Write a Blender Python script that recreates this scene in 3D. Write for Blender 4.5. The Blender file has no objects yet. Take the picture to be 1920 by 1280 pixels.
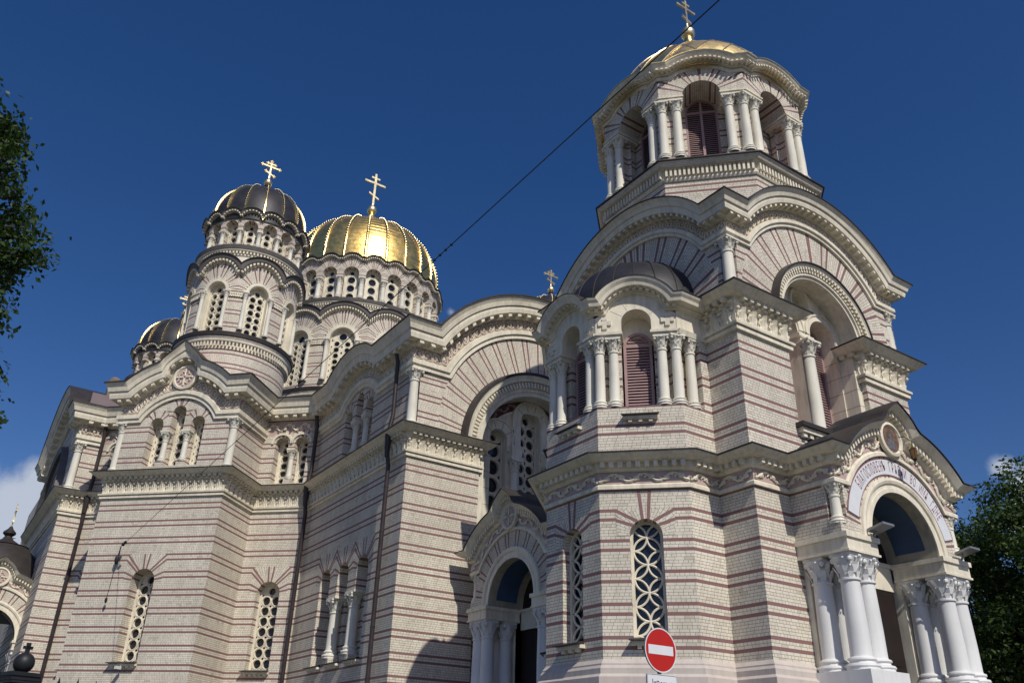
import bpy, math, random
import numpy as np
from math import sin, cos, pi, sqrt, radians, atan2, asin, acos, hypot
random.seed(7)
S2 = sqrt(.5)
SC = bpy.context.scene
COL = SC.collection

# ------------------------------------------------------------------ camera
PITCH, ROLL, YAW, F_PX, EYE = 0.477600, 0.028000, 0.986600, 1573.0, 1.6
cp_, sp_ = cos(PITCH), sin(PITCH)
D_ = np.array([cos(YAW)*cp_, sin(YAW)*cp_, sp_])
R0_ = np.array([sin(YAW), -cos(YAW), 0.0])
U0_ = np.cross(R0_, D_)
R_ = R0_*cos(ROLL) + U0_*sin(ROLL)
U_ = -R0_*sin(ROLL) + U0_*cos(ROLL)
cam = bpy.data.cameras.new('camera'); camo = bpy.data.objects.new('camera', cam); COL.objects.link(camo)
from mathutils import Matrix, Vector
camo.matrix_world = Matrix(((R_[0], U_[0], -D_[0], 0), (R_[1], U_[1], -D_[1], 0), (R_[2], U_[2], -D_[2], EYE), (0, 0, 0, 1)))
cam.sensor_width = 36; cam.lens = 36*F_PX/1920; cam.clip_start = .1; cam.clip_end = 5000
SC.camera = camo
def raydir(x, y):
    v = D_*F_PX + R_*(x-960) - U_*(y-640)
    return v/np.linalg.norm(v)
def at_dist(x, y, d):                       # world point seen at a photograph position, at horizontal distance d
    v = raydir(x, y); return np.array([0, 0, EYE]) + v*d/hypot(v[0], v[1])

# ------------------------------------------------------------------ sun, sky, exposure
SUN_AZ, SUN_EL = radians(8), radians(45)    # azimuth measured from -Y towards -X
to_sun = Vector((-sin(SUN_AZ)*cos(SUN_EL), -cos(SUN_AZ)*cos(SUN_EL), sin(SUN_EL)))
sun = bpy.data.lights.new('sun', 'SUN'); sun.energy = 4.3; sun.angle = radians(.5); sun.color = (1, .945, .84)
suno = bpy.data.objects.new('sun', sun); COL.objects.link(suno)
suno.rotation_euler = to_sun.to_track_quat('Z', 'Y').to_euler(); suno.location = (0, -40, 60)
SC.view_settings.view_transform = 'Standard'; SC.view_settings.look = 'None'
SC.view_settings.exposure = -0.32; SC.view_settings.gamma = 1
W = bpy.data.worlds.new('World'); SC.world = W; W.use_nodes = True
def build_world():
    nt = W.node_tree; nt.nodes.clear(); N = nt.nodes.new; L = nt.links.new
    out = N('ShaderNodeOutputWorld'); bg = N('ShaderNodeBackground'); bg.inputs['Strength'].default_value = .098
    sky = N('ShaderNodeTexSky'); sky.sky_type = 'NISHITA'; sky.sun_disc = False
    sky.sun_elevation = SUN_EL; sky.sun_rotation = radians(188)
    sky.air_density = 1.0; sky.dust_density = .5; sky.ozone_density = 3.0; sky.altitude = 100
    hs = N('ShaderNodeHueSaturation'); hs.inputs['Saturation'].default_value = 1.33; hs.inputs['Value'].default_value = .95
    tint = N('ShaderNodeVectorMath'); tint.operation = 'MULTIPLY'; L(sky.outputs[0], tint.inputs[0]); tint.inputs[1].default_value = (1.08, .955, 1.03)
    L(tint.outputs[0], hs.inputs['Color'])
    geo = N('ShaderNodeTexCoord')
    noise = N('ShaderNodeTexNoise'); noise.inputs['Scale'].default_value = 9; noise.inputs['Detail'].default_value = 9; noise.inputs['Roughness'].default_value = .58
    L(geo.outputs['Generated'], noise.inputs['Vector'])
    total = None
    # a few cumulus heads, each a patch of sky given by its direction
    for (px, py, r, thr) in ((30, 950, .085, .30), (75, 905, .05, .30), (-40, 1010, .14, .28), (1885, 875, .035, .33), (1930, 900, .05, .30), (1975, 960, .08, .30), (846, 585, .03, .53), (955, 278, .02, .62)):
        d = raydir(px, py)
        dot = N('ShaderNodeVectorMath'); dot.operation = 'DISTANCE'
        L(geo.outputs['Generated'], dot.inputs[0]); dot.inputs[1].default_value = tuple(d)
        fall = N('ShaderNodeMapRange'); fall.inputs[1].default_value = 0; fall.inputs[2].default_value = r; fall.inputs[3].default_value = .45; fall.inputs[4].default_value = -.25
        L(dot.outputs['Value'], fall.inputs[0])
        add = N('ShaderNodeMath'); add.operation = 'ADD'; L(fall.outputs[0], add.inputs[0]); L(noise.outputs[0], add.inputs[1])
        ss = N('ShaderNodeMapRange'); ss.interpolation_type = 'SMOOTHSTEP'; ss.inputs[1].default_value = thr+.25; ss.inputs[2].default_value = thr+.55
        L(add.outputs[0], ss.inputs[0])
        if total is None: total = ss
        else:
            m = N('ShaderNodeMath'); m.operation = 'MAXIMUM'; L(total.outputs[0], m.inputs[0]); L(ss.outputs[0], m.inputs[1]); total = m
    sc = N('ShaderNodeMath'); sc.operation = 'MULTIPLY'; L(total.outputs[0], sc.inputs[0]); sc.inputs[1].default_value = .85
    mix = N('ShaderNodeMix'); mix.data_type = 'RGBA'
    L(sc.outputs[0], mix.inputs['Factor']); L(hs.outputs[0], mix.inputs[6]); mix.inputs[7].default_value = (7.0, 7.6, 8.6, 1)
    L(mix.outputs[2], bg.inputs['Color']); L(bg.outputs[0], out.inputs[0])
build_world()

# ------------------------------------------------------------------ materials
def newmat(name):
    m = bpy.data.materials.new(name); m.use_nodes = True
    return m, m.node_tree, m.node_tree.nodes['Principled BSDF']
def simple(name, col, rough=.6, metal=0, var=.12, scale=3.0, bump=0, bscale=40, spec=.4):
    m, nt, b = newmat(name); N = nt.nodes.new; L = nt.links.new
    tc = N('ShaderNodeTexCoord'); n = N('ShaderNodeTexNoise'); n.inputs['Scale'].default_value = scale; n.inputs['Detail'].default_value = 6
    L(tc.outputs['Object'], n.inputs['Vector'])
    r = N('ShaderNodeMapRange'); r.inputs[1].default_value = .3; r.inputs[2].default_value = .7; r.inputs[3].default_value = 1-var; r.inputs[4].default_value = 1+var*.5
    L(n.outputs[0], r.inputs[0])
    mx = N('ShaderNodeVectorMath'); mx.operation = 'SCALE'; mx.inputs[0].default_value = col[:3]; L(r.outputs[0], mx.inputs['Scale'])
    L(mx.outputs[0], b.inputs['Base Color'])
    b.inputs['Roughness'].default_value = rough; b.inputs['Metallic'].default_value = metal; b.inputs['Specular IOR Level'].default_value = spec
    if bump:
        n2 = N('ShaderNodeTexNoise'); n2.inputs['Scale'].default_value = bscale; n2.inputs['Detail'].default_value = 4; L(tc.outputs['Object'], n2.inputs['Vector'])
        bp = N('ShaderNodeBump'); bp.inputs['Strength'].default_value = bump; bp.inputs['Distance'].default_value = .02; L(n2.outputs[0], bp.inputs['Height']); L(bp.outputs[0], b.inputs['Normal'])
    return m
BP, BH, BV0 = .8745, .08745, 8.4566         # stripe period, course height, stripe origin
def brick_mat(name='striped_brick', stripes=True):
    m, nt, b = newmat(name); L = nt.links.new
    def N(t, **k):
        n = nt.nodes.new(t)
        for a, v in k.items(): setattr(n, a, v)
        return n
    def M(op, a, c=None, d=None):
        n = N('ShaderNodeMath', operation=op)
        for i, x in enumerate((a, c, d)):
            if x is None: continue
            if isinstance(x, (int, float)): n.inputs[i].default_value = x
            else: L(x, n.inputs[i])
        return n.outputs[0]
    uv = N('ShaderNodeUVMap'); uv.uv_map = 'UVMap'
    sx = N('ShaderNodeSeparateXYZ'); L(uv.outputs[0], sx.inputs[0]); u, v = sx.outputs[0], sx.outputs[1]
    vr = M('DIVIDE', M('SUBTRACT', v, BV0), BH)
    row = M('FLOOR', vr); fv = M('FRACT', vr)
    rm = M('FLOORED_MODULO', row, 10.0)
    st = M('ADD', M('LESS_THAN', rm, .5), M('COMPARE', rm, 7.0, .5)) if stripes else M('MULTIPLY', rm, 0.0)      # painted mauve courses
    par = M('FLOORED_MODULO', row, 2.0)
    ln = M('ADD', M('MULTIPLY', par, -.128), .262)                         # stretchers, headers
    off = M('MULTIPLY', M('FLOORED_MODULO', M('MULTIPLY', row, .37), 1.0), .3)
    ur = M('DIVIDE', M('ADD', u, off), ln); cid = M('FLOOR', ur); fu = M('FRACT', ur)
    # joints
    jv = M('LESS_THAN', M('MINIMUM', fv, M('SUBTRACT', 1.0, fv)), .055)
    ju = M('LESS_THAN', M('MULTIPLY', M('MINIMUM', fu, M('SUBTRACT', 1.0, fu)), ln), .0045)
    j = M('MAXIMUM', jv, ju)
    jw = M('MULTIPLY', j, M('SUBTRACT', 1.0, M('MULTIPLY', st, .55)))
    cx = N('ShaderNodeCombineXYZ'); L(cid, cx.inputs[0]); L(row, cx.inputs[1])
    wn = N('ShaderNodeTexWhiteNoise'); wn.noise_dimensions = '2D'; L(cx.outputs[0], wn.inputs[0])
    ramp = N('ShaderNodeValToRGB'); L(wn.outputs[0], ramp.inputs[0])
    e = ramp.color_ramp.elements; e[0].position = 0; e[0].color = (.56, .505, .41, 1); e[1].position = 1; e[1].color = (.735, .685, .58, 1)
    x = e.new(.5); x.color = (.70, .645, .54, 1); x = e.new(.03); x.color = (.58, .53, .43, 1); x = e.new(.06); x.color = (.665, .61, .505, 1)
    tc = N('ShaderNodeTexCoord'); big = N('ShaderNodeTexNoise'); big.inputs['Scale'].default_value = .45; big.inputs['Detail'].default_value = 7; L(tc.outputs['Object'], big.inputs['Vector'])
    mp = N('ShaderNodeMapping'); mp.inputs['Scale'].default_value = (2.2, 2.2, .22); L(tc.outputs['Object'], mp.inputs[0])
    run = N('ShaderNodeTexNoise'); run.inputs['Scale'].default_value = 1.6; run.inputs['Detail'].default_value = 5; L(mp.outputs[0], run.inputs['Vector'])
    dirt = M('MULTIPLY', M('ADD', M('MULTIPLY', big.outputs[0], .50), .73), M('ADD', M('MULTIPLY', run.outputs[0], .44), .78))
    sc = N('ShaderNodeVectorMath', operation='SCALE'); L(ramp.outputs[0], sc.inputs[0]); L(dirt, sc.inputs['Scale'])
    mixs = N('ShaderNodeMix', data_type='RGBA'); L(st, mixs.inputs['Factor']); L(sc.outputs[0], mixs.inputs[6]); mixs.inputs[7].default_value = (.262, .145, .14, 1)
    mixj = N('ShaderNodeMix', data_type='RGBA'); L(jw, mixj.inputs['Factor']); L(mixs.outputs[2], mixj.inputs[6]); mixj.inputs[7].default_value = (.12, .10, .088, 1)
    L(mixj.outputs[2], b.inputs['Base Color']); b.inputs['Roughness'].default_value = .72; b.inputs['Specular IOR Level'].default_value = .25
    fine = N('ShaderNodeTexNoise'); fine.inputs['Scale'].default_value = 16; fine.inputs['Detail'].default_value = 3; L(tc.outputs['Object'], fine.inputs['Vector'])
    hgt = M('ADD', M('ADD', M('MULTIPLY', M('SUBTRACT', 1.0, j), 1.0), M('MULTIPLY', wn.outputs[0], .35)), M('MULTIPLY', fine.outputs[0], .7))
    bp = N('ShaderNodeBump'); bp.inputs['Strength'].default_value = .45; bp.inputs['Distance'].default_value = .006; L(hgt, bp.inputs['Height']); L(bp.outputs[0], b.inputs['Normal'])
    return m
def weathered_cream(name, col, dark=.12):
    m, nt, b = newmat(name); N = nt.nodes.new; L = nt.links.new
    tc = N('ShaderNodeTexCoord')
    n = N('ShaderNodeTexNoise'); n.inputs['Scale'].default_value = 1.3; n.inputs['Detail'].default_value = 8; L(tc.outputs['Object'], n.inputs['Vector'])
    mp = N('ShaderNodeMapping'); mp.inputs['Scale'].default_value = (7, 7, .8); L(tc.outputs['Object'], mp.inputs[0])
    n2 = N('ShaderNodeTexNoise'); n2.inputs['Scale'].default_value = 1.0; n2.inputs['Detail'].default_value = 5; L(mp.outputs[0], n2.inputs['Vector'])
    ad = N('ShaderNodeMath'); ad.operation = 'ADD'; L(n.outputs[0], ad.inputs[0]); L(n2.outputs[0], ad.inputs[1])
    r = N('ShaderNodeMapRange'); r.inputs[1].default_value = .7; r.inputs[2].default_value = 1.15; r.inputs[3].default_value = 1-dark; r.inputs[4].default_value = 1.04; L(ad.outputs[0], r.inputs[0])
    mx = N('ShaderNodeVectorMath'); mx.operation = 'SCALE'; mx.inputs[0].default_value = col; L(r.outputs[0], mx.inputs['Scale'])
    L(mx.outputs[0], b.inputs['Base Color']); b.inputs['Roughness'].default_value = .62; b.inputs['Specular IOR Level'].default_value = .3
    n3 = N('ShaderNodeTexNoise'); n3.inputs['Scale'].default_value = 30; L(tc.outputs['Object'], n3.inputs['Vector'])
    bp = N('ShaderNodeBump'); bp.inputs['Strength'].default_value = .25; bp.inputs['Distance'].default_value = .01; L(n3.outputs[0], bp.inputs['Height']); L(bp.outputs[0], b.inputs['Normal'])
    return m
def gold_mat(name, col, rough, seams=0):
    m, nt, b = newmat(name); N = nt.nodes.new; L = nt.links.new
    tc = N('ShaderNodeTexCoord'); n = N('ShaderNodeTexNoise'); n.inputs['Scale'].default_value = 2.4; n.inputs['Detail'].default_value = 6; L(tc.outputs['Object'], n.inputs['Vector'])
    r = N('ShaderNodeMapRange'); r.inputs[1].default_value = .3; r.inputs[2].default_value = .7; r.inputs[3].default_value = rough*.88; r.inputs[4].default_value = rough*1.15; L(n.outputs[0], r.inputs[0]); L(r.outputs[0], b.inputs['Roughness'])
    cr = N('ShaderNodeValToRGB'); L(n.outputs[0], cr.inputs[0]); cr.color_ramp.elements[0].position = .3; cr.color_ramp.elements[1].position = .7
    cr.color_ramp.elements[0].color = (*[c*.94 for c in col], 1); cr.color_ramp.elements[1].color = (*col, 1)
    L(cr.outputs[0], b.inputs['Base Color']); b.inputs['Metallic'].default_value = 1
    n2 = N('ShaderNodeTexNoise'); n2.inputs['Scale'].default_value = 5; n2.inputs['Detail'].default_value = 3; L(tc.outputs['Object'], n2.inputs['Vector'])
    h = n2.outputs[0]
    if seams:
        sx = N('ShaderNodeSeparateXYZ'); L(tc.outputs['Object'], sx.inputs[0])
        md = N('ShaderNodeMath'); md.operation = 'PINGPONG'; md.inputs[1].default_value = seams/2; L(sx.outputs[2], md.inputs[0])
        lt = N('ShaderNodeMapRange'); lt.inputs[1].default_value = 0; lt.inputs[2].default_value = .035; lt.inputs[3].default_value = 1.6; lt.inputs[4].default_value = 0; L(md.outputs[0], lt.inputs[0])
        ad = N('ShaderNodeMath'); ad.operation = 'ADD'; L(lt.outputs[0], ad.inputs[0]); L(h, ad.inputs[1]); h = ad.outputs[0]
    bp = N('ShaderNodeBump'); bp.inputs['Strength'].default_value = .35; bp.inputs['Distance'].default_value = .03; L(h, bp.inputs['Height']); L(bp.outputs[0], b.inputs['Normal'])
    return m
def glass_mat(name, col):
    m, nt, b = newmat(name)
    b.inputs['Base Color'].default_value = (*col, 1); b.inputs['Roughness'].default_value = .06; b.inputs['Specular IOR Level'].default_value = .6
    N = nt.nodes.new; L = nt.links.new
    tc = N('ShaderNodeTexCoord'); n = N('ShaderNodeTexNoise'); n.inputs['Scale'].default_value = 2.5; L(tc.outputs['Object'], n.inputs['Vector'])
    bp = N('ShaderNodeBump'); bp.inputs['Strength'].default_value = .15; bp.inputs['Distance'].default_value = .05; L(n.outputs[0], bp.inputs['Height']); L(bp.outputs[0], b.inputs['Normal'])
    return m
BRICK = brick_mat(); BRICKP = brick_mat('plain_brick', False)
STRIPE = simple('mauve_stripe', (.262, .145, .14), .7, 0, .12, 2)
CREAM = weathered_cream('cream_plaster', (.80, .74, .60), .24)
WHITE = weathered_cream('white_paint', (.76, .76, .75), .07)
IVORY = weathered_cream('ivory_columns', (.78, .75, .65), .14)
PINKBG = weathered_cream('mauve_ground', (.52, .39, .36))
PLINTH = weathered_cream('pale_plinth', (.56, .50, .455))
DARKROOF = simple('dark_flashing', (.045, .038, .036), .5, 0, .3, 2)
CHARC = simple('grey_gable_edge', (.13, .118, .11), .6, 0, .2, 2)
LEAD = simple('lead_sheet', (.032, .032, .038), .5, .1, .45, 1.6, .25, 6)
TOPROOF = simple('mauve_sheet_roof', (.20, .15, .16), .5, 0, .15, 1)
REDROOF = simple('red_sheet_roof', (.28, .085, .07), .5, 0, .15, 1)
PIPE = simple('brown_pipe', (.045, .033, .034), .38, 0, .3, 2)
GOLD = gold_mat('gilded_sheet', (.98, .68, .22), .34, .42)
GOLDT = gold_mat('gilded_trim', (.96, .66, .22), .26)
GOLDP = gold_mat('pale_gilding', (.92, .77, .46), .36)
GOLDB = gold_mat('pale_gilded_sheet', (.86, .66, .32), .38)
GLASS = glass_mat('dark_glass', (.012, .016, .025))
PINKW = simple('pink_joinery', (.40, .265, .26), .55, 0, .1, 3)
BLUE = simple('blue_vault_paint', (.055, .10, .19), .6, 0, .15, 2)
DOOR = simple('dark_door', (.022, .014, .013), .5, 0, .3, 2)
IRON = simple('black_iron', (.022, .024, .027), .5, .2, .25, 4)
SIGNRED = simple('sign_red', (.50, .018, .010), .4, 0, .05, 3)
SIGNWHITE = simple('sign_white', (.74, .76, .78), .4, 0, .05, 3)
TEXTRED = simple('red_lettering', (.27, .075, .09), .6, 0, .05, 3)
TEXTBLACK = simple('black_lettering', (.02, .02, .02), .5, 0, .05, 3)
GREYM = simple('grey_metal', (.30, .31, .32), .45, .5, .1, 5)
BORDER = simple('mauve_border', (.25, .11, .12), .6, 0, .1, 3)
ICON = simple('icon_painting', (.20, .115, .085), .5, 0, .5, 9)
BARK = simple('bark', (.07, .052, .038), .9, 0, .4, 5, .6, 12)
GROUND = simple('paving', (.075, .08, .06), .85, 0, .3, .6, .3, 8)
ASPH = simple('asphalt', (.05, .05, .052), .9, 0, .25, 1.2, .3, 20)
STONE = simple('chimney_stone', (.22, .17, .14), .8, 0, .3, 3)

# ------------------------------------------------------------------ mesh building
class MB:
    def __init__(s): s.v = []; s.f = []; s.uv = []
    def quad(s, pts, uvs=None):
        b = len(s.v); s.v.extend(pts); s.f.append(tuple(range(b, b+len(pts)))); s.uv.append(uvs or [(0, 0)]*len(pts))
    def grid(s, rows, uvs=None, closed=False):
        b = len(s.v); n = len(rows[0])
        for r in rows: s.v.extend(r)
        for i in range(len(rows)-1):
            for j in range(n if closed else n-1):
                k = (j+1) % n
                s.f.append((b+i*n+j, b+i*n+k, b+(i+1)*n+k, b+(i+1)*n+j))
                s.uv.append([uvs[i][j], uvs[i][k], uvs[i+1][k], uvs[i+1][j]] if uvs else [(0, 0)]*4)
    def box8(s, c):                 # corners: 0-3 back (ccw seen from front), 4-7 front
        b = len(s.v); s.v.extend(c)
        for q in ((4, 5, 6, 7), (1, 0, 3, 2), (0, 4, 7, 3), (5, 1, 2, 6), (7, 6, 2, 3), (0, 1, 5, 4)):
            s.f.append(tuple(b+i for i in q)); s.uv.append([(0, 0)]*4)
    def box(s, f, u0, u1, z0, z1, p0, p1):
        s.box8([f(u0, z0, p0), f(u1, z0, p0), f(u1, z1, p0), f(u0, z1, p0), f(u0, z0, p1), f(u1, z0, p1), f(u1, z1, p1), f(u0, z1, p1)])
    def ubox(s, f, u0, u1, z0, z1, p0, p1):   # box with brick uv on its four sides
        du = p1-p0
        s.quad([f(u0, z0, p1), f(u1, z0, p1), f(u1, z1, p1), f(u0, z1, p1)], [(u0, z0), (u1, z0), (u1, z1), (u0, z1)])
        s.quad([f(u0, z0, p0), f(u0, z0, p1), f(u0, z1, p1), f(u0, z1, p0)], [(u0-du, z0), (u0, z0), (u0, z1), (u0-du, z1)])
        s.quad([f(u1, z0, p1), f(u1, z0, p0), f(u1, z1, p0), f(u1, z1, p1)], [(u1, z0), (u1+du, z0), (u1+du, z1), (u1, z1)])
        s.quad([f(u0, z1, p1), f(u1, z1, p1), f(u1, z1, p0), f(u0, z1, p0)], [(u0, z1), (u1, z1), (u1, z1+du), (u0, z1+du)])
        s.quad([f(u0, z0, p0), f(u1, z0, p0), f(u1, z0, p1), f(u0, z0, p1)], [(u0, z0), (u1, z0), (u1, z0-du), (u0, z0-du)])
    def tube(s, pts, r, n=5, closed=False, cap=True):
        P = [np.array(p, float) for p in pts]; rows = []; m = len(P)
        ref = None
        for i in range(m):
            a = P[(i-1) % m] if (closed or i > 0) else P[i]; c = P[(i+1) % m] if (closed or i < m-1) else P[i]
            t = c-a; t = t/(np.linalg.norm(t)+1e-9)
            if ref is None:
                ref = np.cross(t, (0, 0, 1.)) if abs(t[2]) < .9 else np.cross(t, (1., 0, 0))
            x = ref - t*np.dot(ref, t); x = x/(np.linalg.norm(x)+1e-9); ref = x; y = np.cross(t, x)
            rr = r[i] if hasattr(r, '__len__') else r
            rows.append([tuple(P[i]+x*(rr*cos(2*pi*k/n))+y*(rr*sin(2*pi*k/n))) for k in range(n)])
        if closed: rows.append(rows[0])
        s.grid(rows, closed=True)
        if cap and not closed:
            s.quad(list(reversed(rows[0]))); s.quad(rows[-1])
    def lathe(s, c, prof, n=20, a0=0, a1=2*pi, uvR=None):
        full = abs(a1-a0-2*pi) < 1e-6; k = n if full else n+1
        rows = []; uvs = []
        for (r, z) in prof:
            rows.append([(c[0]+r*cos(a0+(a1-a0)*i/n), c[1]+r*sin(a0+(a1-a0)*i/n), z) for i in range(n+1)])
            uvs.append([((uvR or 1)*(a0+(a1-a0)*i/n), z) for i in range(n+1)])
        s.grid(rows, uvs)
    def ball(s, c, r, n=8, m=6, sz=1.0):
        s.lathe(c, [(max(.0005, r*sin(pi*i/m)), c[2]-r*sz*cos(pi*i/m)) for i in range(m+1)], n)
    def build(s, name, mat, parent=None, smooth=False, sharp=None):
        me = bpy.data.meshes.new(name)
        me.from_pydata([tuple(map(float, p)) for p in s.v], [], s.f)
        ul = me.uv_layers.new(name='UVMap')
        flat = np.array([c for f in s.uv for q in f for c in q], dtype=np.float32)
        ul.data.foreach_set('uv', flat)
        me.materials.append(mat)
        if smooth:
            me.polygons.foreach_set('use_smooth', [True]*len(me.polygons))
            import bmesh
            bm = bmesh.new(); bm.from_mesh(me); bmesh.ops.remove_doubles(bm, verts=bm.verts, dist=.0008)
            for e in bm.edges:
                if len(e.link_faces) == 2 and e.calc_face_angle(0) > radians(sharp or 38): e.smooth = False
            bm.to_mesh(me); bm.free()
        me.validate(); me.update()
        o = bpy.data.objects.new(name, me); COL.objects.link(o)
        if parent is not None: o.parent = parent
        return o
def tag(o, label, cat, group=None, kind=None):
    if label: o['label'] = label
    if cat: o['category'] = cat
    if group: o['group'] = group
    if kind: o['kind'] = kind
    return o
def empty(name, loc=(0, 0, 0)):
    o = bpy.data.objects.new(name, None); o.location = loc; o.empty_display_size = .5; COL.objects.link(o); return o
CATH = empty('cathedral')
tag(CATH, 'striped cream and mauve brick cathedral with gilded domes, corner turrets and a tall bell tower', 'cathedral')
def part(name, mb, mat, parent=None, smooth=False, sharp=None):
    if not mb.f: return None
    return mb.build(name, mat, parent or CATH, smooth, sharp)

# maps from wall coordinates (u along, z up, p out of the wall) to the world
def planar(o, n):
    n = np.array(n, float); n /= np.hypot(*n); t = (-n[1], n[0])
    ox, oy = o; nx, ny = n
    def f(u, z, p): return (ox+u*t[0]+p*nx, oy+u*t[1]+p*ny, z)
    f.n = (nx, ny); f.t = t; f.o = o
    return f
def cyl(c, R, az):
    def f(u, z, p):
        a = az+u/R; return (c[0]+(R+p)*cos(a), c[1]+(R+p)*sin(a), z)
    return f

def wall(mb, f, u0, u1, z0, top, opens=(), du=99, uo=0.0):
    tf = top if callable(top) else (lambda u: top)
    def strip(a, b, za):
        if b-a < 1e-5: return
        d = .14 if callable(top) else du
        n = max(1, int(math.ceil((b-a)/d)))
        zf = za if callable(za) else (lambda u: za)
        us = [a+(b-a)*i/n for i in range(n+1)]
        mb.grid([[f(u, zf(u), 0) for u in us], [f(u, tf(u), 0) for u in us]], [[(u+uo, zf(u)) for u in us], [(u+uo, tf(u)) for u in us]])
    c = u0
    for (uc, w, zs, zp) in sorted(opens):
        strip(c, uc-w, z0); c = uc+w
        if zs > z0+1e-4:
            n = max(1, int(math.ceil(2*w/du))); us = [uc-w+2*w*i/n for i in range(n+1)]
            mb.grid([[f(u, z0, 0) for u in us], [f(u, zs, 0) for u in us]], [[(u+uo, z0) for u in us], [(u+uo, zs) for u in us]])
        n = 14; us = [uc-w*cos(pi*i/n) for i in range(n+1)]; zs2 = [zp+w*sin(pi*i/n) for i in range(n+1)]
        mb.grid([[f(u, z, 0) for u, z in zip(us, zs2)], [f(u, tf(u), 0) for u in us]], [[(u+uo, z) for u, z in zip(us, zs2)], [(u+uo, tf(u)) for u in us]])
    strip(c, u1, z0)
def arcpts(uc, zc, r, zlow=None, n=18):
    p = [(uc-r*cos(pi*i/n), zc+r*sin(pi*i/n)) for i in range(n+1)]
    if zlow is not None: p = [(uc-r, zlow)]+p+[(uc+r, zlow)]
    return p
def reveal(mb, f, uc, w, zs, zp, p0, p1, sill=True, n=18):
    path = arcpts(uc, zp, w, zs, n); vs = []
    for i, (u, z) in enumerate(path):
        if i == 0 or i == len(path)-1: vs.append(zs)
        else: th = pi*(i-1)/n; vs.append(zp+w*min(th, pi-th)*1.0)
    mb.grid([[f(u, z, p1) for u, z in path], [f(u, z, p0) for u, z in path]], [[(p1, v) for v in vs], [(p0, v) for v in vs]])
    if sill: mb.quad([f(uc-w, zs, p0), f(uc+w, zs, p0), f(uc+w, zs, p1), f(uc-w, zs, p1)], [(uc-w, 0), (uc+w, 0), (uc+w, .4), (uc-w, .4)])
def vouss(mb, f, uc, zp, r0, r1, umax=99, p=.006, n=24, drop=0):
    rows = [[], []]; uv = [[], []]
    for i in range(n+1):
        th = pi*i/n; c, s = -cos(th), sin(th); rr = r1
        if abs(c)*r1 > umax: rr = max(r0, umax/abs(c))
        v = zp+(r0+r1)*.5*min(th, pi-th)
        for k, r in enumerate((r0, rr)): rows[k].append(f(uc+c*r, zp+s*r, p)); uv[k].append((r, v))
    mb.grid(rows, uv)
def fan(f, uc, zp, w, zt=None, hw=.42, ztop=None, lim=99):
    if zt is None:
        zt = 8.544
        while zt < zp+w+.10: zt += BP
        while zt-BP > zp+w+.10: zt -= BP
    H = min(w+hw, lim); n = 32; rows = [[], [], []]; uv = [[], [], []]
    for i in range(n+1):
        th = pi*i/n; c, s = -cos(th), sin(th); t = min(H/abs(c) if abs(c) > 1e-6 else 99, (zt-zp)/s if s > 1e-6 else 99)
        t = max(t, w+.01); v = 20+(w+.25)*th
        for k, r in enumerate((w, (w+t)/2, t)): rows[k].append(f(uc+c*r, zp+s*r, .006)); uv[k].append((r, v))
    m = MB(); m.grid(rows, uv); part('arch_ring', m, BRICKP)
    m = MB(); sw = .046
    def stripe(a, b):
        d = (b[0]-a[0], b[1]-a[1]); l = hypot(*d); nx, nz = -d[1]/l*sw, d[0]/l*sw
        m.quad([f(uc+a[0]+nx, a[1]+nz, .010), f(uc+a[0]-nx, a[1]-nz, .010), f(uc+b[0]-nx, b[1]-nz, .010), f(uc+b[0]+nx, b[1]+nz, .010)])
    zz = ztop or zt
    for q in (-1, 1):
        a0 = q*.105/w*.8; stripe((w*sin(a0), zp+w*cos(a0)), (w*sin(a0)+q*(.05+.03*(zz-zp-w)), zz))
        lv = [zt-.045, zt-.33]+[zt-.045-BP, zt-.33-BP]
        for z in lv:
            if z < zp+.03: continue
            fr = (z-zp)/(zt-zp); an = radians(63)*fr**.9
            stripe((q*w*cos(an), zp+w*sin(an)), (q*(H+.004), z))
    part('painted_stripe', m, STRIPE)
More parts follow.
